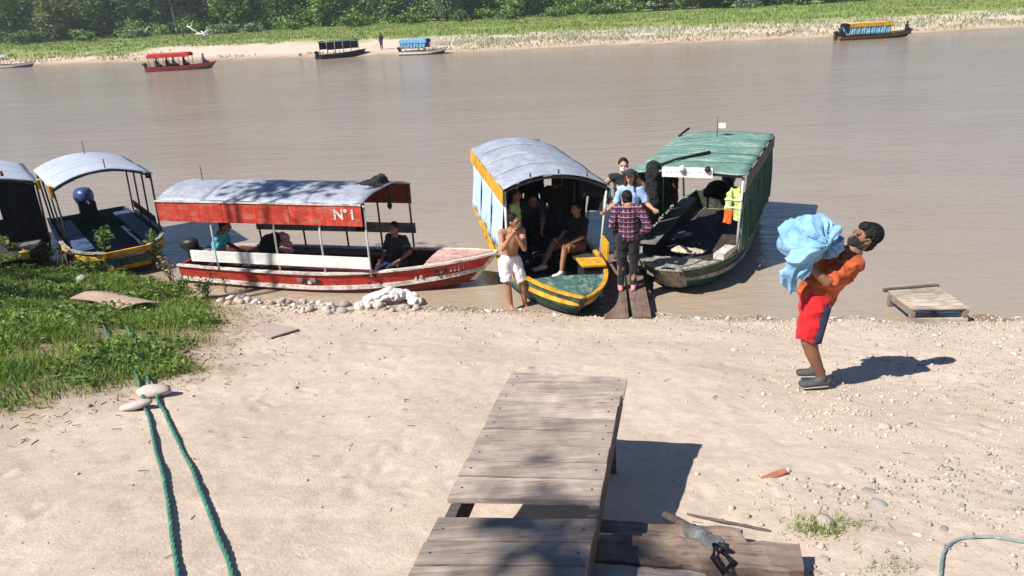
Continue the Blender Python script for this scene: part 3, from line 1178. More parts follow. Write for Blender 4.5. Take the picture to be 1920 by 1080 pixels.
def roof_sheet(x0, x1, w, z, camber, th=.02, sag=.0, flare=0.0, ny_=14, nx_=16, tilt=0.0, wob=.008, slope=0.0, skew=0.0):
    g = []
    for i in range(nx_ + 1):
        u = i / nx_
        x = x0 + (x1 - x0) * u
        row = []
        for j in range(ny_ + 1):
            k = -1 + 2 * j / ny_
            y = k * w
            xk = x + skew * u * (k + 1) / 2
            zz = z + camber * (1 - k * k) + sag * math.sin(math.pi * u) + tilt * k + slope * u
            zz += wob * (noise.noise(Vector((x * 2.1, y * 2.1, z * 5))))
            row.append(Vector((xk, y, zz)))
        g.append(row)
    return MB().sheet(g, th)


def roof(par, x0, x1, w, z, camber, m, n=4, **kw):
    """roof of overlapping sheets, each its own piece"""
    sk = kw.pop('skew', 0.0)
    for i in range(n):
        a = x0 + (x1 - x0) * i / n - (.02 if i else 0)
        b_ = x0 + (x1 - x0) * (i + 1) / n
        roof_sheet(a, b_, w - .004 * (i % 2), z + .004 * (i % 2), camber, nx_=6, skew=sk if i == n - 1 else 0, **kw).build('roof_sheet', m, par, True)


def rib(x, w, z, camber, m, par, name='roof_beam', t=.025, tilt=0.0, slope_z=0.0):
    pts = [Vector((x, k * w, z + slope_z - .035 + camber * (1 - k * k) + tilt * k)) for k in (-.99, -.75, -.5, -.25, 0, .25, .5, .75, .99)]
    MB().tube(pts, t, 6).build(name, m, par)


def post(par, p, q, r, m, name='post', n=8):
    MB().tube([p, Vector(p).lerp(Vector(q), .5), q], r, n).build(name, m, par, True)


def curtain(par, p, q, drop, m, folds=7, amp=.025, bottom=1.0, name='curtain', gather=0.0):
    """pleated cloth hanging from the line p-q"""
    p, q = Vector(p), Vector(q)
    d = q - p
    nrm = Vector((0, 0, 1)).cross(d).normalized()
    nu = folds * 6
    g = []
    for k in range(7):
        v = k / 6
        row = []
        for i in range(nu + 1):
            u = i / nu
            uu_ = .5 + (u - .5) * (1 - gather * math.sin(math.pi * min(1, v * 1.1)))
            ph = folds * 2 * math.pi * u + .5 * math.sin(7 * u)
            pos = p + d * uu_ + nrm * (amp * math.sin(ph) * (.4 + .7 * v) + .02 * math.sin(3 * v + 9 * u)) - Vector((0, 0, drop * v * (1 - (1 - bottom) * u)))
            row.append(pos)
        g.append(row)
    return MB().sheet(g, nrm * .006).build(name, m, par, True)


def outboard(par, x, z, cowl_m, s=1.0, tiltd=0.0, y=0.0):
    """outboard motor on the transom; the cowling sits above it, the leg goes down outside"""
    mb = MB()
    rings = []
    for (zz, a, b_, dx) in ((0, .13, .10, 0), (.04, .19, .14, 0), (.12, .235, .16, -.02), (.20, .225, .15, -.02), (.26, .17, .115, 0), (.28, .07, .05, .02)):
        rings.append(mb.ring((x - .12 * s + dx * s, y, z + .18 * s + zz * s), (0, 0, 1), a * s, b_ * s, (1, 0, 0), 16))
    mo = bpy.data.objects.new('outboard_motor', None)
    COL.objects.link(mo)
    mo.parent = par
    mb.loft(rings).build('cowling', cowl_m, mo, True)
    MB().capsule((x - .12 * s, y, z + .2 * s), (x - .14 * s, y, z - .5 * s), (.11 * s, .09 * s), (.06 * s, .04 * s), (1, 0, 0)).build('shaft_leg', MOTOR_BLK, mo, True)
    MB().tube([(x - .02 * s, y, z + .24 * s), (x + .2 * s, y, z + .28 * s), (x + .42 * s, y, z + .27 * s)], [.022 * s, .02 * s, .026 * s], 8).build('tiller', MOTOR_BLK, mo, True)
    MB().box((x + .0 * s, y, z + .06 * s), (.16 * s, .26 * s, .34 * s)).build('clamp', MOTOR_BLK, mo)
    return mo


def text_part(par, txt, size, loc, rot, m, name='lettering', depth=.004):
    cu = bpy.data.curves.new('t', 'FONT')
    cu.body = txt
    cu.size = size
    cu.extrude = depth
    cu.offset = size * .025
    cu.align_x = 'CENTER'
    cu.align_y = 'CENTER'
    o = bpy.data.objects.new('t', cu)
    COL.objects.link(o)
    bpy.context.view_layer.update()
    me = bpy.data.meshes.new_from_object(o.evaluated_get(bpy.context.evaluated_depsgraph_get()))
    bpy.data.objects.remove(o)
    me.name = name
    me.materials.clear()
    r_ = link(name, me, m, par)
    r_.location = loc
    r_.rotation_euler = rot
    return r_


def boat_root(name, label, stern, bow, group='boats moored at the near bank', heel=0.0, trim=0.0, z=0.0):
    d = Vector(bow) - Vector(stern)
    a = math.atan2(d.y, d.x)
    t = thing(name, label, 'boat', (stern[0], stern[1], z), 0, group)
    t.rotation_euler = (heel, -trim, a)
    bpy.context.view_layer.update()
    return t, d.length


# ---- red boat, side on
RB, L = boat_root('canopy_boat', 'long red wooden boat with red fascia marked N 1 and pale roof', (-5.95, 13.62), (-.22, 12.08))
h = Hull(L, 1.5, .80, .42, 2.1, 1.25, .03, (.36, .36, .62), (-.12, -.14, .12), .8, .45)
hull_parts(RB, h, P_RED, P_DRED, INNER_R, P_WHITEW, rails=[(.52, .03, .075, P_WHITEW, 0, 1)], strakes=((0, .5), (.5, .78), (.78, 1)), mats=[P_RED, P_DRED, P_DRED])
deck_planks(RB, h, .80, P_PINK, 7)
MB().beam((L * .80, -.46, .40), (L * .80, .46, .40), .03, .14).build('deck_coaming', P_RED, RB)
for side in (1, -1):
    MB().beam((.55, side * .50, .34), (3.95, side * .52, .34), .30, .035).build('bench', INNER_R, RB)
    for x in (.7, 1.8, 2.9, 3.8):
        MB().box((x, side * .5, .17), (.04, .26, .30)).build('bench_support', INNER_R, RB)
MB().beam((.42, -.70, .60), (3.92, -.745, .60), .03, .20).build('seat_back_rail', P_WHITE, RB)
MB().beam((.9, .70, .78), (4.2, .70, .80), .025, .19).build('seat_back_rail', P_GREYW, RB)
for x in (.95, 2.18, 3.05, 3.90):
    post(RB, (x, -.715, .36), (x, -.70, 1.60), .018, STEEL)
for x in (.95, 1.9, 2.8, 3.5, 4.13):
    post(RB, (x, .715, .38), (x, .68, 1.60), .018, STEEL_D)
roof(RB, -.02, 3.90, .74, 1.63, .15, R_GREY, 4, wob=.03, skew=.27)
for x in (.05, .95, 1.9, 2.85, 3.84):
    rib(x, .70, 1.61, .14, STEEL_D, RB)
# fascia: separate boards end to end, near side; the far side carries one too
xs = [-.04, .62, 1.27, 1.93, 2.55, 3.2, 3.88]
for i in range(6):
    MB().beam((xs[i] + .004, -.755 - .004 * (i % 2), 1.435), (xs[i + 1] - .004, -.755 - .004 * (i % 2), 1.435), .018, .37).build('fascia_board', P_REDF, RB)
MB().beam((-.05, -.772, 1.615), (3.89, -.772, 1.615), .022, .028).build('roof_trim', P_WHITEW, RB)
MB().beam((3.2, .72, 1.44), (4.16, .72, 1.44), .018, .36).build('fascia_board', P_DRED, RB)  # far boards: shade of the inner side is put into the dark red
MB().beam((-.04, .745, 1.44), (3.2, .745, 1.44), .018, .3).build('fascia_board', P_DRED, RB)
text_part(RB, 'N', .24, (3.47, -.775, 1.44), (R(90), 0, 0), P_WHITEW)
text_part(RB, 'º', .17, (3.60, -.775, 1.47), (R(90), 0, 0), P_WHITE)
text_part(RB, '1', .24, (3.72, -.775, 1.44), (R(90), 0, 0), P_WHITEW)
# worn marks on the bow where a name has flaked away: single strokes
for k, (t, v, c_, w) in enumerate([(.845, .27, P_BLACK, .05), (.858, .25, P_GREYW, .02), (.872, .27, P_BLACK, .035), (.886, .25, P_WHITEW, .016), (.897, .25, P_WHITEW, .02), (.909, .26, P_WHITEW, .016), (.922, .25, P_WHITEW, .012), (.80, .36, P_WHITEW, .06), (.785, .38, P_WHITEW, .035)]):
    p = h.pt(t, -1, v, .016)
    q_ = h.pt(t + .004, -1, v, .016)
    MB().beam(p - Vector((w / 2, 0, 0)), p + Vector((w / 2, -.0, 0)), .006, .085 if k < 7 else .05).build('paint_mark', c_, RB)
for k in range(5):
    p = h.pt(.43 + .014 * k, -1, .22 + .05 * (k % 3), .018)
    MB().beam(p - Vector((.05, 0, 0)), p + Vector((.05, 0, 0)), .008, .06 + .02 * (k % 2)).build('paint_scar', [P_GREYW, P_BLACK, P_WHITEW][k % 3], RB)
curtain(RB, (3.02, .64, 1.58), (3.26, .64, 1.58), .85, CURT_DARK, 3)
curtain(RB, (1.75, .64, 1.55), (2.35, .64, 1.55), .42, CURT_DARK, 4)
outboard(RB, -.02, .30, MOTOR_BLK, .85)
post(RB, (.2, .3, 1.73), (.2, .3, 2.02), .008, STEEL_D, 'aerial')

# ---- yellow and teal boat, bow on the sand
YB, L = boat_root('canopy_boat', 'teal and yellow boat with pale blue side curtains and grey arched roof', (.02, 16.0), (1.04, 10.12), heel=R(-3.0))
h = Hull(L, 1.72, .84, .5, 2.7, 1.35, .03, (.42, .44, .50), (-.12, -.12, .06), .8, .5)
hull_parts(YB, h, P_TEAL, P_TEALD, INNER, P_YELLOW, stem=P_BLACK, rails=[(.36, .028, .075, P_YELLOW, .2, 1), (.9, .02, .04, P_BLACK, .2, 1)])
deck_planks(YB, h, .83, P_TEAL, 8, .0)
RY0, RY1 = .35, 4.15
roof(YB, RY0, RY1, .90, 1.74, .22, R_GREY, 4, wob=.022)
for x in (RY0 + .05, 1.3, 2.25, 3.2, RY1 - .05):
    rib(x, .86, 1.72, .22, STEEL_D, YB)
for x in (.5, 1.3, 2.25, 3.2, 4.08):
    for side in (1, -1):
        post(YB, (x, side * .80, .42), (x, side * .86, 1.68), .02, STEEL if side > 0 else P_WHITE)
for i in range(3):   # yellow fascia boards along the left eave
    a, b_ = RY0 + 1.27 * i, RY0 + 1.27 * (i + 1)
    MB().beam((a, -.905, 1.60), (b_ - .008, -.905, 1.60), .016, .24).build('fascia_board', P_YELLOW, YB)
    MB().beam((a, .905, 1.60), (b_ - .008, .905, 1.60), .016, .16).build('fascia_board', P_TEALD, YB)
for i in range(3):
    curtain(YB, (.5 + 1.2 * i, -.885, 1.52), (1.66 + 1.2 * i, -.885, 1.52), .95, CURT_BLUE, 8, .022)
curtain(YB, (3.1, .84, 1.6), (4.0, .84, 1.6), .55, CURT_DARK, 5, .03, .6)
curtain(YB, (.9, .84, 1.6), (3.0, .84, 1.6), 1.05, CURT_DARK, 9, .03)
curtain(YB, (.42, -.3, 1.92), (.42, .55, 1.9), .5, CURT_DARK, 5, .03, .55)
curtain(YB, (4.0, .42, 1.85), (4.0, .82, 1.72), .32, CURT_DARK, 3, .02, .6)
for side in (1, -1):
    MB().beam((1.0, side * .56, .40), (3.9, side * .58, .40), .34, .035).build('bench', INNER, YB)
MB().box((4.55, .50, .56), (.42, .40, .03)).build('yellow_seat', P_YELLOW, YB)
MB().box((4.55, .50, .44), (.36, .34, .20)).build('seat_box', P_BLACK, YB)
MB().beam((4.1, .83, .72), (4.5, .80, .70), .03, .30).build('side_panel', P_YELLOW, YB)
MB().beam((4.28, -.80, .44), (4.28, -.80, .72), .09, .07, (1, 0, 0)).build('bow_post', P_YELLOW, YB)
for x, z in ((.5, 1.25), (1.7, 1.25)):
    MB().beam((.3 + x, -.92, .62), (1.9 + x, -.90, .42), .02, .06).build('side_batten', P_YELLOW, YB)
outboard(YB, 0, .36, MOTOR_BLK, .9)
for y, z in ((-.45, 1.92), (.02, 1.97), (.5, 1.91)):
    MB().capsule((RY1 - .03, y, z - .03), (RY1 - .03, y, z + .05), .018, .014).build('roof_lamp', STEEL_D if y else STEEL, YB, True)

# ---- green boat
GB, L = boat_root('canopy_boat', 'dark green boat with green roof, white name board and green side curtains', (4.95, 16.3), (2.50, 11.12), heel=R(1.0))
h = Hull(L, 1.86, .84, .5, 3.0, 1.7, .2, (.40, .40, .50), (-.14, -.14, .08), .8, .42, .7)
hull_parts(GB, h, P_OLIVE, P_GREEN, INNER, P_GREYL, rails=[(.52, .026, .07, P_GREYL, .35, 1), (.15, .02, .05, P_GREEN, .35, 1)], gw=.11)
deck_planks(GB, h, .885, P_GREYL, 6, .012)
GX0, GX1 = .55, 4.45
roof(GB, GX0, GX1, .95, 1.79, .035, R_GREEN, 5, wob=.035)
for x in (GX0 + .05, 1.5, 2.5, 3.5, GX1 - .05):
    rib(x, .9, 1.77, .035, STEEL_D, GB)
for x in (.7, 1.6, 2.5, 3.5, 4.36):
    for side in (1, -1):
        post(GB, (x, side * .84, .42), (x, side * .9, 1.72), .022, P_GREEN if x < 4 else STEEL)
SGN = MB().beam((GX1 + .012, -.42, 1.80), (GX1 + .012, .42, 1.80), .015, .17).build('name_board', P_WHITE, GB)
for k, (y, w, hh_) in enumerate([(-.33, .05, .05), (-.26, .03, .06), (-.17, .06, .04), (-.03, .03, .07), (.03, .05, .05), (.22, .06, .06), (.30, .03, .05)]):
    MB().beam((GX1 + .022, y - w / 2, 1.80 + .01 * (k % 3 - 1)), (GX1 + .022, y + w / 2, 1.80 + .01 * (k % 2)), .004, hh_ * .35).build('faded_mark', mat('faded_ink', (.46, .46, .44), .8, .2), SGN)
MB().capsule((GX1 - .03, -.08, 1.865), (GX1 + .05, -.08, 1.865), .045, .055).build('roof_lamp', P_WHITE, GB, True)
MB().capsule((GX1 - .03, .34, 1.86), (GX1 + .04, .34, 1.86), .045, .05).build('roof_lamp', P_BLACK, GB, True)
for i in range(4):   # green curtains, the far and the near side; grey valance boards above on the near side
    curtain(GB, (.6 + .95 * i, .93, 1.6), (1.5 + .95 * i, .93, 1.6), 1.12, CURT_GREEN, 6, .024)
    MB().beam((.56 + .97 * i, .965, 1.64), (1.52 + .97 * i, .965, 1.64), .016, .22).build('valance_board', P_OLIVE, GB)
for i in range(3):
    curtain(GB, (1.6 + .95 * i, -.90, 1.68), (2.5 + .95 * i, -.90, 1.68), 1.2, CURT_GREEN, 5, .03)
curtain(GB, (4.12, .9, 1.0), (4.3, .9, 1.0), .55, CURT_PALE, 2, .02)
curtain(GB, (4.05, -.86, .95), (4.25, -.84, .95), .5, CURT_PALE, 2, .02)
MB().beam((1.2, -.60, .52), (4.6, -.62, .56), .30, .035).build('bench', P_GREYW, GB)
MB().beam((1.2, .60, .46), (4.5, .62, .46), .30, .035).build('bench', INNER, GB)
MB().beam((4.45, .76, .53), (5.05, .66, .56), .17, .10).build('side_plank', P_WHITEW, GB)
outboard(GB, 0.12, .42, MOTOR_BLK, 1.0)
post(GB, (1.1, -.1, 1.80), (1.1, -.1, 2.22), .008, STEEL_D, 'aerial')
MB().box((1.12, .0, 2.04), (.04, .14, .1)).build('aerial_box', P_WHITE, GB)
MB().tube([(GX1 - .05, -.62, 1.84), (3.7, -.35, 1.86), (3.0, .1, 1.86)], [.03, .022, .03], 7).build('roof_pole', MOTOR_BLK, GB, True)
MB().tube([(1.05, -.9, 1.81), (.75, -.75, 1.92)], .025, 6).build('roof_pole', MOTOR_BLK, GB, True)

# ---- pale roofed boat with the blue motor, at the left
PB, L = boat_root('canopy_boat', 'boat with pale arched roof, blue inside and blue motor, behind the weeds', (-9.75, 17.0), (-7.25, 13.62), z=.06)
h = Hull(L, 1.8, .9, .55, 3.2, 1.9, .45, (.42, .42, .46), (-.14, -.14, .02), .82, .3, .8)
hull_parts(PB, h, P_TEALD, P_OLIVE, INNER_B, P_GREYL, rails=[(.22, .03, .09, P_YELLOW, .45, 1), (.62, .03, .07, P_YELLOW, .45, 1)])
pb_end = h.pt(1, 1, 0)
w = h.hb(1)
MB().beam((L + .0, -w, .44), (L + .0, w, .44), .05, .1).build('bow_board', P_YELLOW, PB)
MB().beam((L - .08, -w * .95, .28), (L - .08, w * .95, .28), .04, .2).build('bow_board', P_TEALD, PB)
MB().beam((L - .13, -w * .93, .12), (L - .13, w * .93, .12), .045, .08).build('bow_board', P_YELLOW, PB)
MB().beam((L - .2, -w * .9, -.02), (L - .2, w * .9, -.02), .03, .2).build('bow_board', P_OLIVE, PB)
roof(PB, .7, 3.3, .90, 1.66, .22, R_WHITE, 3, wob=.02)
for x in (.75, 2.0, 3.25):
    rib(x, .87, 1.64, .24, STEEL_D, PB)
for x in (.8, 1.6, 2.4, 3.25):
    for side in (1, -1):
        post(PB, (x, side * .82, .44), (x, side * .86, 1.64), .018, STEEL_D)
curtain(PB, (2.7, .87, 1.66), (3.25, .87, 1.66), .16, TARP_BLK, 3, .01)
for side in (1, -1):
    MB().beam((.5, side * .6, .40), (3.4, side * .6, .40), .32, .035).build('bench', P_BLUE, PB)
MB().beam((.9, .84, .62), (2.9, .84, .62), .02, .16).build('side_board', P_BLACK, PB)
outboard(PB, .1, .36, MOTOR_BLUE, 1.35)
post(PB, (3.2, .1, 1.84), (3.2, .1, 2.06), .01, STEEL_D, 'roof_lamp')
post(PB, (1.0, .1, 1.84), (1.0, .1, 2.16), .008, STEEL_D, 'aerial')
MB().beam((3.3, -.9, 1.50), (3.3, -.9, 1.72), .05, .14, (1, 0, 0)).build('corner_flap', P_YELLOW, PB)

# ---- dark boat at the very left
DB, L = boat_root('canopy_boat', 'dark boat with pale roof and black hangings at the left edge', (-11.75, 16.55), (-9.35, 13.30), z=.06)
h = Hull(L, 1.75, .9, .5, 2.8, 1.6, .3, (.42, .42, .46), (-.14, -.14, .04), .82, .3, .8)
hull_parts(DB, h, P_BLACK, P_BLACK, INNER, P_BLACK, rails=[(.3, .03, .07, P_BLACK, 0, 1)])
roof(DB, .5, 3.1, .90, 1.66, .2, R_WHITE, 3, wob=.02)
for x in (.55, 1.8, 3.05):
    rib(x, .87, 1.64, .2, STEEL_D, DB)
for x in (.6, 1.4, 2.3, 3.05):
    for side in (1, -1):
        post(DB, (x, side * .82, .44), (x, side * .86, 1.64), .02, STEEL_D)
curtain(DB, (3.0, .16, 1.8), (3.0, .82, 1.68), 1.25, CURT_DARK, 4, .02)
curtain(DB, (3.0, -.85, 1.68), (3.0, .0, 1.8), 1.2, CURT_DARK, 4, .02, 1.0, 'curtain', .4)
MB().beam((3.1, .9, 1.52), (3.1, .9, 1.70), .05, .16, (1, 0, 0)).build('corner_flap', P_YELLOW, DB)
MB().beam((3.0, .55, .5), (L - .15, .4, .62), .3, .04).build('leaning_board', P_GREYW, DB)
MB().capsule((3.05, .35, 1.88), (3.05, .35, 1.94), .03, .02).build('roof_lamp', P_DRED, DB, True)
MB().box((L - .05, .3, .5), (.12, .14, .14)).build('lamp_box', P_YELLOW, DB)


# ------------------------------------------------------------------ far boats
def far_boat(px, py, L, B, ang, label, hullm, low, roofm, zroof, rx, sidecloth=None, fascia=None, gun=P_WHITEW, camber=.15, posts=STEEL_D, curt_drop=.7, motor=True):
    p = pix(px, py, 0)
    d = Vector((math.cos(ang), math.sin(ang), 0)) * L / 2
    t, LL = boat_root('canopy_boat', label, (p.x - d.x, p.y - d.y), (p.x + d.x, p.y + d.y), 'boats along the far shore')
    h = Hull(L, B, .8, .45, 2.2, 1.3, .04, (.36, .36, .62), (-.12, -.14, .1), .8, .5)
    for side in (1, -1):
        h.strake(0, .5, side).build('strake', hullm, t)
        h.strake(.5, 1, side, out=.006).build('strake', low, t)
        h.rail(0, side, -.08, .04, out=.03, dz=.01).build('gunwale', gun, t)
    h.bottom().build('bottom', low, t)
    h.floor().build('floor', INNER, t)
    h.transom().build('transom', hullm, t)
    x0, x1 = rx
    w = B / 2 + .02
    roof_sheet(x0, x1, w, zroof, camber, .03, nx_=6, ny_=8).build('roof', roofm, t, True)
    k = 5
    for i in range(k):
        x = x0 + .1 + (x1 - x0 - .2) * i / (k - 1)
        for side in (1, -1):
            post(t, (x, side * (w - .08), .36), (x, side * (w - .03), zroof), .025, posts, n=6)
    if sidecloth:
        for i in range(k - 1):
            a_, b_ = x0 + .1 + (x1 - x0 - .2) * i / (k - 1), x0 + .1 + (x1 - x0 - .2) * (i + .92) / (k - 1)
            for side in (1, -1):
                curtain(t, (a_, side * (w - .02), zroof - .05), (b_, side * (w - .02), zroof - .05), curt_drop, sidecloth, 4, .025)
    if fascia:
        for side in (1, -1):
            MB().beam((x0, side * (w + .02), zroof - .1), (x1, side * (w + .02), zroof - .1), .02, .3).build('fascia_board', fascia, t)
    for side in (1, -1):
        MB().beam((x0 + .2, side * .42, .36), (x1 - .2, side * .42, .36), .3, .04).build('bench', INNER, t)
    if motor:
        outboard(t, 0, .34, MOTOR_BLK, 1.0)
    return t


R_RED = mat('roof_red', (.48, .045, .04), .6, .2, 2, .2, 30, .006)
R_BLUEF = mat('roof_blue', (.14, .34, .58), .6, .2, 2, .2, 30, .006)
R_DGREEN = mat('roof_dark_green', (.10, .16, .13), .6, .3, 2, .2, 30, .006)
R_ORANGE = mat('roof_orange', (.62, .36, .09), .6, .2, 2, .2, 30, .006)
P_BROWN = paint('paint_brown', (.16, .09, .04), (.3, .2, .1), .42)
C_BLUE = cloth('curtain_far_blue', (.16, .36, .50), .25, wr=4)
FB_RED = far_boat(343, 131, 6.3, 1.6, R(8), 'far red boat with red roof carrying passengers', P_RED, P_BLUE, R_RED, 1.45, (.4, 4.1), fascia=R_RED, gun=P_RED)
FB_DARK = far_boat(643, 107, 5.6, 1.7, R(40), 'far dark boat with green canopy beached below the sand', P_BLACK, P_BLACK, R_DGREEN, 1.6, (.6, 4.4), CURT_DARK, gun=P_BLACK)
FB_BLUE = far_boat(796, 102, 5.0, 1.6, R(-12), 'far light blue boat with blue roof and white sides', P_WHITE, P_DBLUE, R_BLUEF, 1.4, (.2, 3.0), C_BLUE, fascia=R_BLUEF, gun=P_GREYW)
FB_YEL = far_boat(1640, 72, 7.2, 1.7, R(6), 'far boat with orange roof and blue curtains on the right', P_BROWN, P_BLACK, R_ORANGE, 1.35, (.7, 4.6), C_BLUE, fascia=P_YELLOW, gun=P_BLACK, camber=.1, curt_drop=.85)
FB_LIL = far_boat(20, 127, 6.4, 1.6, R(-4), 'far lilac and white boat cut by the left edge', P_WHITE, P_BLUE, R_WHITE, 1.3, (.4, 3.6), None, gun=P_GREYW)
# ------------------------------------------------------------------ timber: gangway, logs, planks, raft
def gpix(px, py, dz=0.0):
    """a point of the photograph on the ground"""
    z = .5
    for _ in range(14):
        p = pix(px, py, z)
        z = gz(p.x, p.y) + dz
    return Vector((p.x, p.y, z))


W_GREY = wood('wood_grey_weathered', (.50, .42, .36), (.30, .24, .20), 0)
W_GREYD = wood('wood_grey_dark', (.20, .165, .14), (.10, .08, .07), 0)
W_BROWN = wood('wood_brown', (.36, .28, .225), (.19, .14, .11), 0)
W_PALE = wood('wood_pale', (.58, .50, .41), (.40, .33, .26), 0)
PLY = mat('plywood_faded', (.42, .30, .25), .9, .18, 4, .3, 50, .004, wear=(.33, .22, .18), wamt=.42)
PLYP = mat('board_pinkish', (.43, .325, .285), .9, .12, 4, .3, 50, .004, wear=(.36, .265, .225), wamt=.4)


def plank_mesh(L, w, th, seed, seg=8, warp=.004):
    """a plank with uneven edges and a little warp, length along x"""
    q = random.Random(seed)
    rings = []
    tw = q.uniform(-.02, .02)
    for i in range(seg + 1):
        u = i / seg
        x = -L / 2 + L * u
        e0, e1 = q.uniform(-.003, .003), q.uniform(-.003, .003)
        dz_ = warp * math.sin(u * 3 + seed) + q.uniform(-.0012, .0012)
        tt = tw * (u - .5)
        rings.append([Vector((x, -w / 2 + e0, dz_ - tt * w)), Vector((x, w / 2 + e1, dz_ + tt * w)), Vector((x, w / 2 + e1 - .002, dz_ - th + tt * w)), Vector((x, -w / 2 + e0 + .002, dz_ - th - tt * w))])
    return MB().loft(rings)


GW = thing('gangway', 'weathered grey plank gangway reaching out over the sand', 'gangway', (.0, 0, 0))
A_, B_ = Vector((.756, 4.661, 2.10)), Vector((-.037, 4.826, 2.10))
An, Bn = Vector((.268, 2.692, 2.15)), Vector((-.544, 2.747, 2.15))
dR, dL = (An - A_), (Bn - B_)
TOT = 1.75
cuts = [0, .055, .135, .205, .30, .375, .46, .545, .62, .715]       # far section, boards across
cuts2 = [.795, .885, .965, 1.05, 1.14, 1.23, 1.32, 1.42, 1.52, 1.62, 1.72]
brd = list(zip(cuts[:-1], cuts[1:])) + list(zip(cuts2[:-1], cuts2[1:]))
for i, (a, b_) in enumerate(brd):
    q_ = random.Random(200 + i)
    er = .022 if i < 2 else q_.uniform(-.005, .004)
    el = q_.uniform(-.006, .006)
    gap = .003 / dR.length
    zo, tw = q_.uniform(-.004, .004), q_.uniform(-.004, .004)
    rings = []
    for k in range(11):
        u = k / 10
        rows = []
        for t in (a + gap, b_ - gap):
            pl, pr = B_ + dL * t, A_ + dR * t
            ax_ = (pr - pl).normalized()
            pl, pr = pl - ax_ * el, pr + ax_ * er
            rows.append(pl.lerp(pr, u) + dR * q_.uniform(-.0012, .0012) + Vector((0, 0, zo + tw * (u - .5) + q_.uniform(-.0012, .0012))))
        dn = Vector((0, 0, -.034))
        rings.append([rows[0], rows[1], rows[1] + dn, rows[0] + dn])
    o0 = (rings[0][0] + rings[-1][1]) / 2
    o = MB().loft([[p - o0 for p in rg_] for rg_ in rings]).build('plank', W_GREY, GW)
    o.location = o0
    for u in (.06, .94):                                        # a nail head at each end
        p = (rings[1 if u < .5 else 9][0] + rings[1 if u < .5 else 9][1]) / 2 - o0
        p.x += (-.03 if u < .5 else .03)
        nb = MB()
        nb.loft([nb.ring(p + Vector((0, 0, -.004)), (0, 0, 1), .007, .007, (1, 0, 0), 8), nb.ring(p + Vector((0, 0, .003)), (0, 0, 1), .006, .006, (1, 0, 0), 8)])
        nb.build('nail', STEEL_D, o)
for s0, s1, z in ((0.0, TOT, -.125),):
    for P0, D0, ins in ((A_, dR, -.032), (B_, dL, .045)):
        MB().beam(P0 + D0 * .01 + Vector((ins, 0, z)), P0 + D0 * TOT + Vector((ins, 0, z)), .055, .17).build('bearer', W_GREYD, GW)
for P0, D0, ins in ((A_, dR, -.1), (B_, dL, .1)):      # trestle legs and a cross rail under the gap
    for t in (.06, .76):
        p = P0 + D0 * t + Vector((ins, 0, -.16))
        g = gz(p.x, p.y)
        MB().beam(p, (p.x + .02, p.y, g - .12), .08, .08, (1, 0, 0)).build('leg', W_GREYD, GW)
for t in (.04, .755):
    p, q = A_ + dR * t + Vector((-.02, 0, -.19)), B_ + dL * t + Vector((.02, 0, -.19))
    MB().beam(p, q, .07, .07).build('cross_rail', W_GREYD if t < .5 else W_BROWN, GW)

# timbers lying beside the gangway
def timber(name, label, p, q, w, hgt, m, seed, rag=.012, cat='timber'):
    q_ = random.Random(seed)
    p, q = Vector(p), Vector(q)
    d = q - p
    L = d.length
    ax_ = d.normalized()
    yv = Vector((0, 0, 1)).cross(ax_).normalized()
    zv = ax_.cross(yv)
    rings = []
    n_ = 14
    prof = [(-.5, -.42), (-.42, -.5), (.42, -.5), (.5, -.42), (.5, .4), (.4, .5), (-.38, .5), (-.5, .38)]
    for i in range(n_ + 1):
        u = i / n_
        k = 1.0 if 0 < i < n_ else .9
        rings.append([Vector((L * u + (q_.uniform(-.02, .02) if i in (0, n_) else 0), a * w * k + q_.uniform(-rag, rag), c * hgt * k + q_.uniform(-rag, rag) * .6)) for a, c in prof])
    o = MB().loft(rings).build(name, m)
    o.matrix_world = Matrix.Translation(p) @ Matrix((ax_, yv, zv)).transposed().to_4x4()
    return tag(o, label, cat)


timber('timber', 'hewn brown timber beside the gangway, the farther of two, half in its shadow', gpix(1085, 1005, .06), gpix(1392, 1022, .06), .17, .13, W_BROWN, 1)
timber('timber', 'long split brown timber at the bottom edge, the nearer of two beside the gangway', gpix(1060, 1040, .07), gpix(1500, 1062, .05), .2, .15, W_BROWN, 2, .018)
timber('board', 'short pale board lying at the foot of the gangway at the bottom edge', gpix(1095, 1078, .07), gpix(1330, 1098, .07), .14, .05, W_PALE, 3, .006, 'board')
# pole with a rag tied round it and a black strap
PO = thing('pole', 'short bare pole leaning on the timbers with a grey rag tied round', 'pole', gpix(1250, 962))
o0 = Vector(PO.location)
pa, pb = gpix(1248, 966, .10) - o0, gpix(1345, 1025, .17) - o0
mid_ = pa.lerp(pb, .55) + Vector((.01, 0, .01))
MB().tube([pa, mid_, pb], [.028, .026, .022], 10).build('shaft', W_GREYD, PO, True)
mb = MB()
for k in range(5):
    c = pb.lerp(pa, .02 + .1 * k) + Vector((rnd.uniform(-.01, .01), rnd.uniform(-.01, .01), .004))
    mb.ell(c, .055, .05, .042, (1, -.6, 0), (.2, .1, 1))
fused(mb, 'rag', cloth('rag_grey', (.13, .135, .14), .4), PO, .008, 2, .02, 22)
lp = gpix(1365, 1040, .15) - o0
mb = MB()
pts = [pb + Vector((.0, .0, .02)), pb + Vector((.03, -.05, .03)), lp + Vector((-.03, .04, .0)), lp + Vector((.01, -.06, -.0)), lp + Vector((-.06, -.13, .0)), pb + Vector((-.05, -.1, .02)), pb + Vector((-.02, -.02, .03))]
mb.tube(pts, .017, 7)
mb.build('strap', mat('rubber_black', (.018, .018, .02), .6, .2), PO, True)
timber('stick', 'thin dark stick lying on the sand right of the gangway shadow', gpix(1290, 964, .012), gpix(1440, 994, .012), .012, .012, W_GREYD, 5, .002, 'stick')

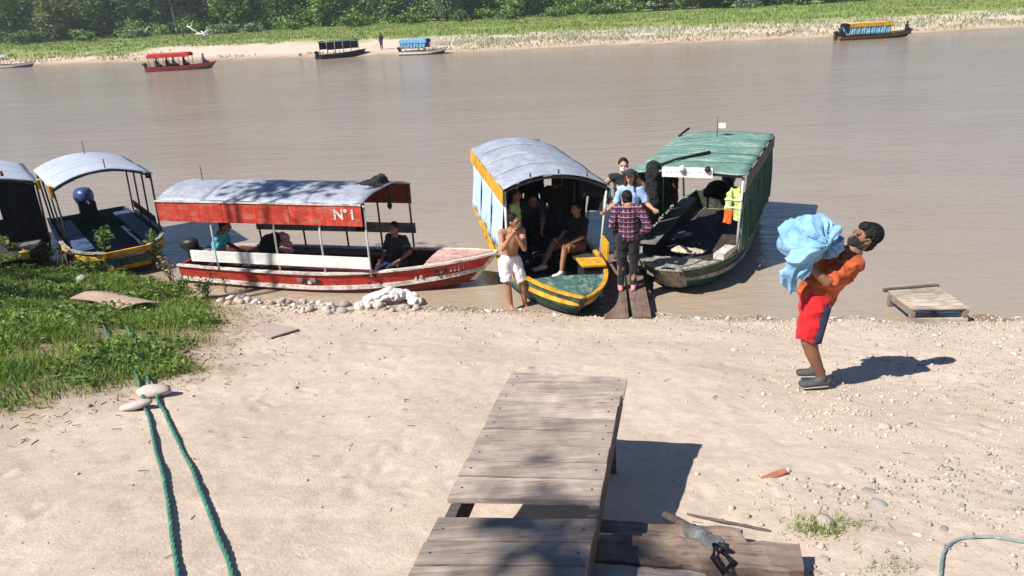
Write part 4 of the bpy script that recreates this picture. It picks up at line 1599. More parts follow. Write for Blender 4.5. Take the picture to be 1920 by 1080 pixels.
# landing plank: two boards from the sand out between the boats
LP_ = thing('landing_plank', 'pair of dark wet boards from the sand out between teal and green boats', 'plank', (1.68, 10.2, .1))
for i, (xa, xb, w_) in enumerate(((1.52, 1.83, .36), (1.90, 2.16, .27))):
    p, q = Vector((xa, 10.12, .16)), Vector((xb, 12.75, .30))
    o = plank_mesh((q - p).length, w_, .05, 50 + i, 10, .006).build('board', wood('wood_wet_brown', (.25, .18, .14), (.14, .10, .08), 0), LP_)
    ax_ = (q - p).normalized()
    yv = Vector((0, 0, 1)).cross(ax_).normalized()
    o.matrix_world = Matrix.Translation((p + q) / 2) @ Matrix((ax_, yv, ax_.cross(yv))).transposed().to_4x4()
    o.matrix_parent_inverse = Matrix.Translation(-Vector(LP_.location))
for y, z in ((11.2, .10), (12.5, .18)):
    MB().beam((1.52 + (y - 10.12) * .12 - 1.68, y - 10.2, z - .1), (2.12 + (y - 10.12) * .10 - 1.68, y - 10.2, z - .1), .08, .08).build('bearer', W_GREYD, LP_)
    for x in (1.6, 2.1):
        xx = x + (y - 10.12) * .11
        MB().beam((xx - 1.68, y - 10.2, z - .1), (xx - 1.68, y - 10.2, -.9), .06, .06, (1, 0, 0)).build('leg', W_GREYD, LP_)

# little wooden landing stage at the right
RF = thing('landing_stage', 'small pale plank landing stage standing at the waterline on the right', 'landing stage', (6.05, 10.05, 0))
c00, c10, c11, c01 = Vector((5.66, 9.70, .26)), Vector((6.45, 9.64, .26)), Vector((6.50, 10.54, .24)), Vector((5.70, 10.46, .24))
o0 = Vector(RF.location)
for i in range(8):
    t0, t1 = i / 8 + .004, (i + 1) / 8 - .004
    p, q = c00.lerp(c01, (t0 + t1) / 2), c10.lerp(c11, (t0 + t1) / 2)
    o = plank_mesh((q - p).length + rnd.uniform(-.015, .015), (t1 - t0) * .82, .022, 70 + i, 5, .003).build('plank', W_PALE, RF)
    o.location = (p + q) / 2 - o0
    o.rotation_euler = (0, 0, math.atan2((q - p).y, (q - p).x))
MB().beam(c00 - o0 + Vector((.02, 0, -.07)), c01 - o0 + Vector((.02, 0, -.07)), .035, .09).build('side_board', W_BROWN, RF)
MB().beam(c10 - o0 + Vector((-.02, 0, -.07)), c11 - o0 + Vector((-.02, 0, -.07)), .035, .09).build('side_board', W_BROWN, RF)
MB().beam(c01 - o0 + Vector((-.06, .03, -.0)), c11 - o0 + Vector((.02, .03, -.0)), .05, .05).build('end_rail', W_GREYD, RF)
MB().beam(c00 - o0 + Vector((0, .01, -.205)), c10 - o0 + Vector((0, .01, -.205)), .04, .10).build('end_board', W_PALE, RF)
for c in (c00, c10, c11, c01):
    k = (Vector((6.08, 10.08, 0)) - c).normalized() * .05
    MB().beam((c.x - o0.x + k.x, c.y - o0.y + k.y, .21), (c.x - o0.x + k.x, c.y - o0.y + k.y, -.4), .06, .06, (1, 0, 0)).build('leg', W_BROWN, RF)


# sheets of board lying about
def board_on(name, label, corners, m, th, dz, warp):
    P = [gpix(px, py, d_) for (px, py), d_ in zip(corners, dz)]
    o0 = (P[0] + P[2]) / 2
    t = []
    n_ = 8
    for i in range(n_ + 1):
        u = i / n_
        row = []
        for j in range(n_ + 1):
            v = j / n_
            p = P[0].lerp(P[1], u).lerp(P[3].lerp(P[2], u), v) - o0
            p.z += warp * (math.sin(math.pi * u) * .7 + .5 * math.sin(math.pi * v) * math.cos(2 * u))
            row.append(p)
        t.append(row)
    o = MB().sheet(t, th).build(name, m, None, True)
    o.data.polygons.foreach_set('use_smooth', [False] * len(o.data.polygons))
    o.location = o0
    return tag(o, label, 'board')


board_on('plywood_sheet', 'large warped brown plywood sheet lying on the left bank grass', [(131, 559), (206, 545), (313, 569), (226, 579)], PLY, .014, (.10, .12, .13, .07), .09)
board_on('board_sheet', 'small square pinkish board lying on sand beside the grass', [(461, 616), (506, 605), (561, 616), (508, 632)], PLYP, .02, (.02, .04, .04, .03), .0)

# ------------------------------------------------------------------ stones
STONES = []
for k in range(6):
    bm = bmesh.new()
    bmesh.ops.create_icosphere(bm, subdivisions=2, radius=1.0)
    sx_, sy_, sz_ = rnd.uniform(.85, 1.2), rnd.uniform(.7, 1.0), rnd.uniform(.42, .65)
    for v in bm.verts:
        d = 1 + .26 * noise.noise(v.co * 1.1 + Vector((k * 7.3, 0, 0))) + .10 * noise.noise(v.co * 2.7 + Vector((0, k * 5.1, 0)))
        v.co = Vector((v.co.x * sx_ * d, v.co.y * sy_ * d, v.co.z * sz_ * d))
    me = bpy.data.meshes.new('stone')
    bm.to_mesh(me)
    bm.free()
    me.polygons.foreach_set('use_smooth', [True] * len(me.polygons))
    STONES.append(me)
ST_M = [mat('stone_pale', (.45, .39, .34), .9, .18, 3, .35, 20, .02, objvar=.2), mat('stone_grey', (.33, .30, .28), .9, .2, 3, .35, 20, .02, objvar=.22),
        mat('stone_white', (.52, .48, .43), .9, .14, 3, .35, 20, .02, objvar=.12), mat('stone_tan', (.48, .36, .28), .9, .2, 3, .35, 20, .02, objvar=.2)]
for me in STONES:
    me.materials.append(ST_M[0])


def stone(p, s, label, group=None, mi=0, sink=.3, sc=(1, 1, 1), rz=None, k=None):
    o = bpy.data.objects.new('stone', STONES[rnd.randrange(6) if k is None else k])
    COL.objects.link(o)
    o.material_slots[0].link = 'OBJECT'
    o.material_slots[0].material = ST_M[mi]
    o.scale = (s * sc[0], s * sc[1], s * sc[2])
    o.rotation_euler = (rnd.uniform(-.15, .15), rnd.uniform(-.15, .15), rnd.uniform(0, 6.28) if rz is None else rz)
    o.location = (p[0], p[1], p[2] + s * .5 * sc[2] * (1 - 2 * sink) + 0.0)
    return tag(o, label, 'stone', group)


for i in range(120):      # heap along the water beside the red boat
    x = rnd.uniform(-5.0, -1.5)
    d = rnd.triangular(-.12, .7, .2)
    if x > -2.5:
        d = rnd.triangular(-.05, .42, .12)
    y = float(np.interp(x, SHX, SHY)) - d
    s = rnd.choice([.025, .03, .04, .045, .055, .065, .085]) * rnd.uniform(.8, 1.15)
    stone((x, y, max(gz(x, y), -.02)), s, 'pale rounded stone in the heap at the water beside the red boat', 'stones heaped by the red boat', rnd.choice([0, 0, 1, 2, 2, 3]), .15, (1, 1, 1.2))
for i in range(70):      # low row along the waterline in the middle and on the right
    x = rnd.uniform(-1.4, 7.6)
    d = rnd.triangular(-.03, .45, .1)
    y = float(np.interp(x, SHX, SHY)) - d
    stone((x, y, gz(x, y)), rnd.uniform(.018, .045), 'small pale stone in the pebble row along the waterline right of the red boat', 'stones of the pebble row', rnd.choice([0, 1, 2, 2]), .2)
for i in range(110):      # right beach
    x = rnd.uniform(2.6, 7.2)
    y = rnd.uniform(4.2, 9.2)
    if rnd.random() > (x - 1.5) / 5:
        continue
    stone((x, y, gz(x, y)), rnd.uniform(.02, .05), 'pale pebble half sunk in the stony sand on the right', 'pebbles on the stony right beach', rnd.choice([0, 1, 2, 3]), .3)
for px, py, w_ in ((1545, 912, 18), (1630, 922, 24), (1665, 928, 22), (1650, 945, 26), (1720, 1003, 16), (1770, 993, 18), (1690, 1018, 12), (1545, 1050, 20), (1700, 1030, 14), (1888, 925, 20), (1905, 905, 22), (1610, 882, 18), (1900, 960, 16), (1530, 1075, 16)):
    p = gpix(px, py)
    stone(p, w_ / 333 * .62, 'flat pale stone bedded in the sand at the lower right', 'flat stones at the lower right', rnd.choice([0, 1, 2, 3]), .42, (1, .9, .7))
stone(gpix(1546, 986), .055, 'pale yellowish stone sitting in the grass tuft at the lower right', None, 0, .1, (1, .9, 1.1))
p = gpix(292, 742)
stone(p, .155, 'smooth pale stone weighing down the green ropes, the farther of two', None, 0, -.05, (1.0, .72, .62), .05, 2)
p = gpix(258, 768)
stone(p, .135, 'smooth pale stone weighing down the green ropes, the nearer of two', None, 0, -.05, (1.0, .75, .65), .3, 4)
stone(gpix(155, 528), .17, 'grey boulder in the weeds in front of the pale roofed boat', None, 1, .15, (1, .8, .8))
# red tile shard
sh = MB()
pr = [(-.11, -.02), (-.06, -.035), (.04, -.025), (.11, -.012), (.115, .02), (.05, .035), (-.03, .025), (-.09, .02)]
sh.loft([[Vector((a, c, 0)) for a, c in pr], [Vector((a * .96, c * .9, .014)) for a, c in pr]])
o = sh.build('tile_shard', mat('fired_clay', (.33, .135, .08), .9, .25, 12, .3, 60))
o.location = gpix(1450, 893)
o.rotation_euler = (.1, -.12, .25)
tag(o, 'orange red broken tile shard lying on the sand', 'tile shard')

# fine pebbles: uncountable
n = 190000
X = nrg.uniform(-5.2, 8, n)
Y = nrg.uniform(2.4, 12.2, n)
ds = np.interp(X, SHX, SHY) - Y
dens = .95 * np.exp(-np.clip(ds - .2, 0, 9) / .35) * (ds > -.15) + .16 * np.exp(-np.clip(ds, 0, 9) / 1.4) * (ds > 0)
dens *= .6
dens += .60 * np.clip((X - 1.8 + (vnoise(X * .7, Y * .7, 64) - .5) * 2) / 3.2, 0, 1) * np.clip((vnoise(X * 1.1, Y * 1.1, 61) - .22) * 2.2, .08, 1) * (ds > 0)
dens += .35 * np.clip((X - .9) / 1.4, 0, 1) * (Y < 4.6) * (vnoise(X * 1.5, Y * 1.5, 62) > .4)
dens += .006
dens *= 1 - grassy(X, Y)
k = dens > nrg.uniform(0, 1, n)
X, Y = X[k], Y[k]
S = nrg.uniform(.004, .012, len(X)) * (.7 + 2.2 * nrg.uniform(0, 1, len(X)) ** 5)
base = np.array([(1, 0, 0), (.3, .9, .1), (-.8, .5, 0), (-.6, -.7, .1), (.5, -.85, 0), (.1, 0, .75), (0, .1, -.6)])
tri = np.array([(0, 1, 5), (1, 2, 5), (2, 3, 5), (3, 4, 5), (4, 0, 5), (1, 0, 6), (2, 1, 6), (3, 2, 6), (4, 3, 6), (0, 4, 6)])
a = nrg.uniform(0, 6.28, len(X))
ca, sa = np.cos(a), np.sin(a)
PB_ = base[None] * S[:, None, None] * nrg.uniform(.75, 1.25, (len(X), 7, 3))
VX = PB_[..., 0] * ca[:, None] - PB_[..., 1] * sa[:, None] + X[:, None]
VY = PB_[..., 0] * sa[:, None] + PB_[..., 1] * ca[:, None] + Y[:, None]
VZ = PB_[..., 2] + land(X, Y)[:, None] + S[:, None] * .15
V = np.stack([VX, VY, VZ], -1).reshape(-1, 3)
F = (tri[None] + (np.arange(len(X)) * 7)[:, None, None]).reshape(-1, 3)
tag(link('pebbles', mesh_np('pebbles', V, F, leafmat('pebble_mix', (.33, .275, .23), (.55, .485, .42), .9, 0.0), True), None),
    'fine pale pebbles strewn over the sand and the waterline', 'pebbles', kind='stuff')


# ------------------------------------------------------------------ ropes
def rope(name, label, pts, r, m, strands=3, pitch=.26, group=None, cat='rope'):
    pts = [Vector(p) for p in pts]
    # resample finely on a smooth line
    fine = []
    for i in range(len(pts) - 1):
        p0, p1, p2, p3 = pts[max(0, i - 1)], pts[i], pts[i + 1], pts[min(len(pts) - 1, i + 2)]
        k = max(3, int((p2 - p1).length / .035))
        for j in range(k):
            t = j / k
            fine.append(.5 * ((2 * p1) + (p2 - p0) * t + (2 * p0 - 5 * p1 + 4 * p2 - p3) * t * t + (3 * p1 - p0 - 3 * p2 + p3) * t ** 3))
    fine.append(pts[-1])
    fine = [p + Vector((.014 * noise.noise(p * 2.3), .014 * noise.noise(p * 2.3 + Vector((9, 0, 0))), 0)) for p in fine]
    mb = MB()
    acc = [0]
    for i in range(1, len(fine)):
        acc.append(acc[-1] + (fine[i] - fine[i - 1]).length)
    for s in range(strands):
        path = []
        for i, p in enumerate(fine):
            d = (fine[min(i + 1, len(fine) - 1)] - fine[max(i - 1, 0)]).normalized()
            x = Vector((0, 0, 1)).cross(d).normalized()
            y = d.cross(x)
            a = acc[i] / pitch * 2 * math.pi + s * 2 * math.pi / strands
            path.append(p + (x * math.cos(a) + y * math.sin(a)) * r * .36)
        mb.tube(path, r * .58, 8)
    return tag(mb.build(name, m, None, True), label, cat, group)


ROPE_G = mat('rope_green', (.045, .16, .12), .7, .3, 9, .5, 50, .006, wear=(.12, .30, .23), wamt=.4)
ROPE_P = mat('rope_pale_green', (.22, .29, .29), .8, .3, 9, .5, 50, .006, wear=(.34, .38, .37), wamt=.42)
r_ = .017
rope('mooring_rope', 'green twisted rope on the sand, left of the two', [gpix(x, y, r_) for x, y in ((348, 1120), (335, 1080), (318, 965), (300, 870), (286, 808), (274, 772))] + [gpix(268, 745, .04), gpix(252, 700, .03), gpix(224, 660, .05), gpix(186, 600, .05), gpix(168, 560, .03)], r_, ROPE_G)
rope('mooring_rope', 'green twisted rope on the sand, right of the two', [gpix(x, y, r_) for x, y in ((456, 1120), (440, 1080), (402, 985), (368, 900), (332, 820), (302, 764))] + [gpix(290, 735, .04), gpix(278, 715, .05), gpix(266, 675, .06), gpix(256, 648, .07), gpix(236, 610, .03)], r_, ROPE_G)
rope('rope', 'pale green rope curving over the stones at the lower right corner', [gpix(x, y, .012) for x, y in ((1752, 1120), (1766, 1068), (1772, 1030), (1795, 1010), (1850, 1006), (1905, 1014), (1980, 1022))], .011, ROPE_P)

# ------------------------------------------------------------------ plants on the near bank
STEM_G = mat('stem_green', (.10, .14, .05), .8, .3)
STEM_D = mat('stem_dry', (.20, .15, .10), .9, .3)
WEED = leafmat('leaf_tall_weed', (.10, .17, .04), (.24, .32, .10), .6, .3)


def weed(px, py, hgt, stems, leaf, label, dry=False, spread=.12, lean=(0, 0), n_=26):
    p = gpix(px, py)
    t = thing('weed', label, 'plant', p)
    C_ = []
    for s in range(stems):
        a = rnd.uniform(0, 6.28)
        top = Vector((math.cos(a) * spread * rnd.uniform(.3, 1.3) + lean[0], math.sin(a) * spread * rnd.uniform(.3, 1.3) + lean[1], hgt * rnd.uniform(.65, 1.05)))
        mid = top * .5 + Vector((rnd.uniform(-.03, .03), rnd.uniform(-.03, .03), .03))
        MB().tube([(rnd.uniform(-.02, .02), rnd.uniform(-.02, .02), -.04), mid, top], [.009, .007, .003], 5).build('stem', STEM_D if dry else STEM_G, t, True)
        for k in range(n_):
            u = rnd.uniform(.3, 1.03)
            q = (mid * (u / .5) if u < .5 else mid.lerp(top, (u - .5) / .5))
            C_.append(q + Vector((rnd.gauss(0, .05), rnd.gauss(0, .05), rnd.gauss(0, .03))))
    me = leaf_mesh('leaves', np.array([list(c) for c in C_]), leaf, WEED if not dry else G_DRY, .6, 2.0)
    link('leaves', me, None, t)
    return t


weed(205, 497, .75, 6, .06, 'leafy pale green weed in front of the pale roofed boat', n_=34)
weed(297, 512, 1.02, 4, .06, 'tall thin weed at the right corner of the pale roofed boat', n_=20, spread=.06)
weed(262, 510, .5, 7, .035, 'tangle of dry stalks at the bow of the pale roofed boat', True, .2, n_=8)
weed(425, 552, .55, 2, .035, 'thin dark weed standing before the stern of the red boat', n_=10, spread=.05)
weed(388, 560, .4, 6, .03, 'low bushy weed at the stern of the red boat', n_=24, spread=.16)
weed(240, 512, .42, 7, .045, 'bushy weed low before the middle of the pale roofed boat', n_=24, spread=.2)
weed(172, 512, .36, 7, .04, 'bushy weed before the left bow corner of the pale roofed boat', n_=22, spread=.2)
weed(322, 530, .5, 6, .04, 'dry and green weed between the pale roofed boat and the red boat', True, .18, n_=12)
weed(85, 500, .4, 7, .045, 'bushy weed on the bank before the dark boat, next to the roots', n_=24, spread=.22)
weed(30, 480, .55, 7, .045, 'bushy weed in front of the dark boat at the left edge', n_=22, spread=.25)
weed(345, 548, .3, 6, .03, 'low grassy weed just left of the red boat', n_=20, spread=.16)
# root tangle
p = gpix(135, 508)
t = thing('root_tangle', 'dark tangle of dead roots on the bank before the pale roofed boat', 'roots', p)
DEAD = mat('dead_root', (.06, .05, .04), .95, .35)
for k in range(26):
    a = rnd.uniform(0, 6.28)
    r2 = rnd.uniform(.1, .34)
    c = Vector((math.cos(a) * r2, math.sin(a) * r2 * .7, rnd.uniform(.0, .12)))
    pts = [Vector((rnd.uniform(-.06, .06), rnd.uniform(-.06, .06), rnd.uniform(.1, .42))), c * .55 + Vector((0, 0, rnd.uniform(.15, .4))), c]
    MB().tube(pts, [.022, .016, .006], 5).build('root', DEAD, t, True)
# grass tufts on the sand at the lower right
def tuft(px, py, w_, nb, hgt, label):
    p = gpix(px, py)
    X = nrg.normal(0, w_, nb)
    Y = nrg.normal(0, w_ * .8, nb)
    Z = land(X + p.x, Y + p.y) - p.z
    o = link('grass_tuft', blades('grass_tuft', X, Y, Z, nrg.uniform(.4, 1, nb) * hgt, np.full(nb, .005), G_GREEN, .9), None)
    o.location = p
    return tag(o, label, 'grass tuft', kind='stuff')


tuft(1540, 992, .085, 300, .075, 'green grass tuft round a pale stone on the lower right sand')
tuft(1610, 985, .05, 45, .045, 'sparse dry grass tuft right of the green tuft')
tuft(1665, 1065, .08, 70, .05, 'small grass tuft at the bottom edge left of the pale rope')

# ------------------------------------------------------------------ cloth things
CL_WHITE = cloth('sack_white', (.56, .545, .52), .14, wr=6)
mb = MB()
p = gpix(733, 572)
for k in range(9):
    u = -1 + 2 * k / 8
    mb.ell((u * .34, .03 * math.sin(k * 2.1), .10 + .05 * math.cos(u * 1.5)), .13, .13, .11 * (1.05 - .45 * abs(u)), (1, 0, 0), (.1 * u, .2, 1))
mb.ell((-.46, -.12, .05), .14, .08, .06)
mb.ell((.40, -.16, .05), .12, .09, .07)
o = fused(mb, 'sack', CL_WHITE, None, .011, 2, .045, 8)
o.location = p + Vector((0, 0.05, .02))
o.rotation_euler = (0, 0, R(6))
tag(o, 'crumpled white sack lying on the stones beside the red boat', 'sack')


def on_boat(o, boat, x, y, z, rz=0.0):
    """set a thing down at a boat's own x, y, z"""
    bpy.context.view_layer.update()
    o.matrix_world = boat.matrix_world @ Matrix.Translation((x, y, z)) @ Matrix.Rotation(rz, 4, 'Z')
    return o


def blob_cloth(name, label, cat, m, ells, boat, at, voxel=.014, wr=.04, ws=9, rz=0):
    mb = MB()
    for c, r3 in ells:
        mb.ell(c, *r3)
    o = fused(mb, name, m, None, voxel, 2, wr, ws)
    on_boat(o, boat, *at, rz)
    return tag(o, label, cat)


blob_cloth('jacket', 'black jacket thrown over the open end of the red boat roof', 'jacket', TARP_BLK,
           [((0, 0, .01), (.24, .24, .05)), ((.07, .02, .05), (.15, .17, .08)), ((.12, .0, .09), (.08, .12, .07)), ((-.14, -.08, .01), (.14, .13, .045)), ((.12, -.16, -.02), (.11, .14, .05))], RB, (3.78, .10, 1.77))
blob_cloth('rag', 'black rag hanging under the roof end of the red boat', 'rag', TARP_BLK, [((0, 0, 0), (.03, .03, .2)), ((.008, 0, -.1), (.042, .03, .14))], RB, (4.0, .1, 1.55), .01)
blob_cloth('bag', 'dark round bag on the bench of the red boat', 'bag', TARP_BLK, [((0, 0, .17), (.24, .2, .2)), ((.1, 0, .25), (.16, .14, .14)), ((-.18, 0, .08), (.12, .12, .1))], RB, (1.52, .2, .40))
blob_cloth('bundle', 'pink clothing bundle beside the dark bag in the red boat', 'bundle', cloth('cloth_pink', (.62, .22, .22), .3, col2=(.72, .42, .40)), [((0, 0, .12), (.12, .12, .12)), ((.02, 0, .27), (.08, .08, .1)), ((.08, -.05, .06), (.1, .08, .07)), ((-.05, .02, .34), (.05, .05, .06))], RB, (1.88, .05, .46))
blob_cloth('bag', 'pale bag on the floor of the red boat below the white rail', 'bag', cloth('cloth_cream', (.50, .50, .42), .3), [((0, 0, .08), (.11, .1, .09)), ((.17, 0, .06), (.13, .1, .07))], RB, (1.5, -.42, .34))
blob_cloth('jacket', 'black jacket draped over the roof corner of the green boat', 'jacket', TARP_BLK,
           [((0, 0, .04), (.13, .12, .10)), ((.1, .0, -.06), (.08, .12, .14)), ((.12, .0, -.25), (.05, .11, .2)), ((.12, .02, -.48), (.04, .08, .2)), ((-.1, .05, .03), (.16, .08, .05))], GB, (4.36, -.6, 1.82))


def vest(label, boat, at, rz, c1, c2):
    t = thing('life_vest', label, 'life vest')
    mb = MB()
    for sx_ in (-1, 1):       # two front halves with a gap, shoulder straps over the top, a back panel
        mb.capsule((sx_ * .095, -.03, .20), (sx_ * .105, -.035, -.12), (.055, .035), (.085, .045), (1, 0, 0), e2=False)
        mb.capsule((sx_ * .085, -.03, .20), (sx_ * .07, .05, .30), .035, .03)
    mb.capsule((0, .06, .26), (0, .06, -.12), (.11, .03), (.16, .04), (1, 0, 0), e2=False)
    fused(mb, 'shell', c1, t, .010, 1, .03, 10)
    mb = MB()
    mb.capsule((-.09, -.03, -.12), (-.12, -.03, -.42), (.085, .05), (.09, .04), (1, 0, 0), e1=False, e2=False)
    fused(mb, 'lower_panel', c2, t, .010, 1, .04, 9)
    mb = MB()
    mb.capsule((.09, -.03, -.12), (.07, -.02, -.34), (.085, .05), (.06, .04), (1, 0, 0), e1=False, e2=False)
    fused(mb, 'lower_panel', c1, t, .010, 1, .04, 9)
    for z in (.1, -.06):
        MB().box((0, -.085, z), (.34, .012, .03)).build('strap', mat('reflective_tape', (.6, .62, .6), .4, .1), t)
    on_boat(t, boat, *at, rz)
    t.scale = (.82, .82, .82)
    return t


V_LIME = cloth('vest_lime', (.42, .62, .10), .2, col2=(.62, .72, .3))
V_ORANGE = cloth('vest_orange', (.72, .13, .03), .25)
vest('lime and orange life vest hanging sunlit at the right post of the green boat', GB, (4.30, .76, 1.26), R(80), V_LIME, V_ORANGE)
vest('life vest hanging in shade at the left side of the green boat', GB, (4.0, -.74, 1.25), R(80), cloth('vest_olive', (.30, .36, .10), .2), cloth('vest_red', (.45, .05, .04), .25))
blob_cloth('rope_coil', 'pile of pale ropes and rags on the fore deck of the green boat', 'rope pile', cloth('cloth_straw', (.46, .38, .28), .3), [((0, 0, .02), (.12, .3, .04)), ((.03, .1, .04), (.08, .12, .04)), ((-.04, -.12, .04), (.08, .12, .045))], GB, (4.75, .1, .50), .012, .03, 16)
blob_cloth('bag', 'dark lumpy bags heaped at the stern of the green boat', 'bags', TARP_BLK, [((0, -.1, .2), (.2, .26, .2)), ((.05, .2, .14), (.2, .22, .15)), ((-.05, -.3, .12), (.16, .15, .12))], GB, (.75, 0, .42), .016)
blob_cloth('sack', 'brown cloth roll hanging inside the green boat on the left', 'cloth', cloth('cloth_brown', (.16, .06, .04), .3), [((0, 0, 0), (.06, .05, .3)), ((0.02, 0, -.28), (.08, .06, .2))], GB, (2.6, -.6, 1.2), .014)

# ------------------------------------------------------------------ driftwood on the far bank
dp = pix(372, 74, 1.3)
t = thing('driftwood', 'bleached white driftwood stump with a raised branch on the far meadow', 'driftwood', (dp.x, dp.y, gz(dp.x, dp.y)))
BL = mat('bleached_wood', (.62, .58, .52), .9, .2, 3)
for k in range(11):
    q_ = random.Random(k)
    c = Vector((q_.uniform(.1, 1.7), q_.uniform(-.3, .3), q_.uniform(.2, .8)))
    d = Vector((q_.uniform(-1, 1), q_.uniform(-.5, .5), q_.uniform(-.2, .7)))
    MB().tube([c - d * .7, c, c + d * .5 + Vector((0, 0, .1)), c + d * .9], [.10, .17, .12, .03], 6).build('root', BL, t, True)
MB().tube([(.5, 0, .6), (-.5, 0, 1.25), (-1.1, 0, 1.7), (-1.5, .1, 1.8)], [.18, .13, .12, .03], 7).build('branch', BL, t, True)
MB().tube([(-1.0, 0, 1.6), (-1.3, .2, 2.0), (-1.15, .1, 2.3)], [.11, .09, .02], 6).build('branch', BL, t, True)
MB().tube([(-1.0, 0, 1.6), (-.6, .1, 1.9), (-.5, 0, 2.05)], [.10, .08, .02], 6).build('branch', BL, t, True)
# ------------------------------------------------------------------ people
def skinmat(name, col):
    m, nt, b = _nt(name)
    v = coords(nt)
    f = noise_n(nt, v, 7, 4, .6)
    rp = ramp(nt, .3, .7)
    nt.links.new(f, rp.inputs[0])
    nt.links.new(mixc(nt, rp.outputs[0], c3(col, .85), c3(col, 1.12)), b.inputs['Base Color'])
    b.inputs['Roughness'].default_value = .55
    b.inputs['Specular IOR Level'].default_value = .35
    b.inputs['Subsurface Weight'].default_value = .06
    b.inputs['Subsurface Radius'].default_value = (.02, .008, .004)
    return m


SK_TAN = skinmat('skin_tan', (.36, .18, .105))
SK_BROWN = skinmat('skin_brown', (.23, .105, .06))
SK_LIGHT = skinmat('skin_light', (.44, .25, .17))
HAIR_BLK = cloth('hair_black', (.012, .011, .011), .4, .6, 40, 0)
HAIR_BRN = cloth('hair_brown', (.07, .03, .018), .4, .6, 40, 0)
EYE = mat('eye_dark', (.015, .012, .01), .3, .1, bmp=0)
LIP = mat('lips', (.24, .085, .07), .5, .1, bmp=0)

STAND = dict(pel=(0, 0, .93), wai=(0, .01, 1.08), che=(0, .0, 1.26), nek=(0, -.01, 1.44), hed=(0, .02, 1.58),
             hipL=(-.09, 0, .91), hipR=(.09, 0, .91), knL=(-.10, .02, .50), knR=(.10, .02, .50), anL=(-.10, -.02, .09), anR=(.10, -.02, .09),
             toL=(-.12, .16, .03), toR=(.12, .16, .03), shL=(-.175, 0, 1.385), shR=(.175, 0, 1.385), elL=(-.235, -.02, 1.11), elR=(.235, -.02, 1.11),
             wrL=(-.245, .06, .87), wrR=(.245, .06, .87))
SIT = dict(pel=(0, 0, .09), wai=(0, .0, .24), che=(0, .02, .43), nek=(0, .03, .61), hed=(0, .06, .75),
           hipL=(-.09, .02, .08), hipR=(.09, .02, .08), knL=(-.12, .44, .10), knR=(.12, .44, .10), anL=(-.12, .45, -.30), anR=(.12, .45, -.30),
           toL=(-.13, .62, -.36), toR=(.13, .62, -.36), shL=(-.175, .01, .55), shR=(.175, .01, .55), elL=(-.23, .10, .29), elR=(.23, .10, .29),
           wrL=(-.15, .32, .20), wrR=(.15, .32, .20))


def posed(base, M4, S=1.0, **ov):
    J = {k: Vector(v) for k, v in base.items()}
    for k, v in ov.items():
        J[k] = Vector(v)
    return {k: M4 @ (v * S) for k, v in J.items()}


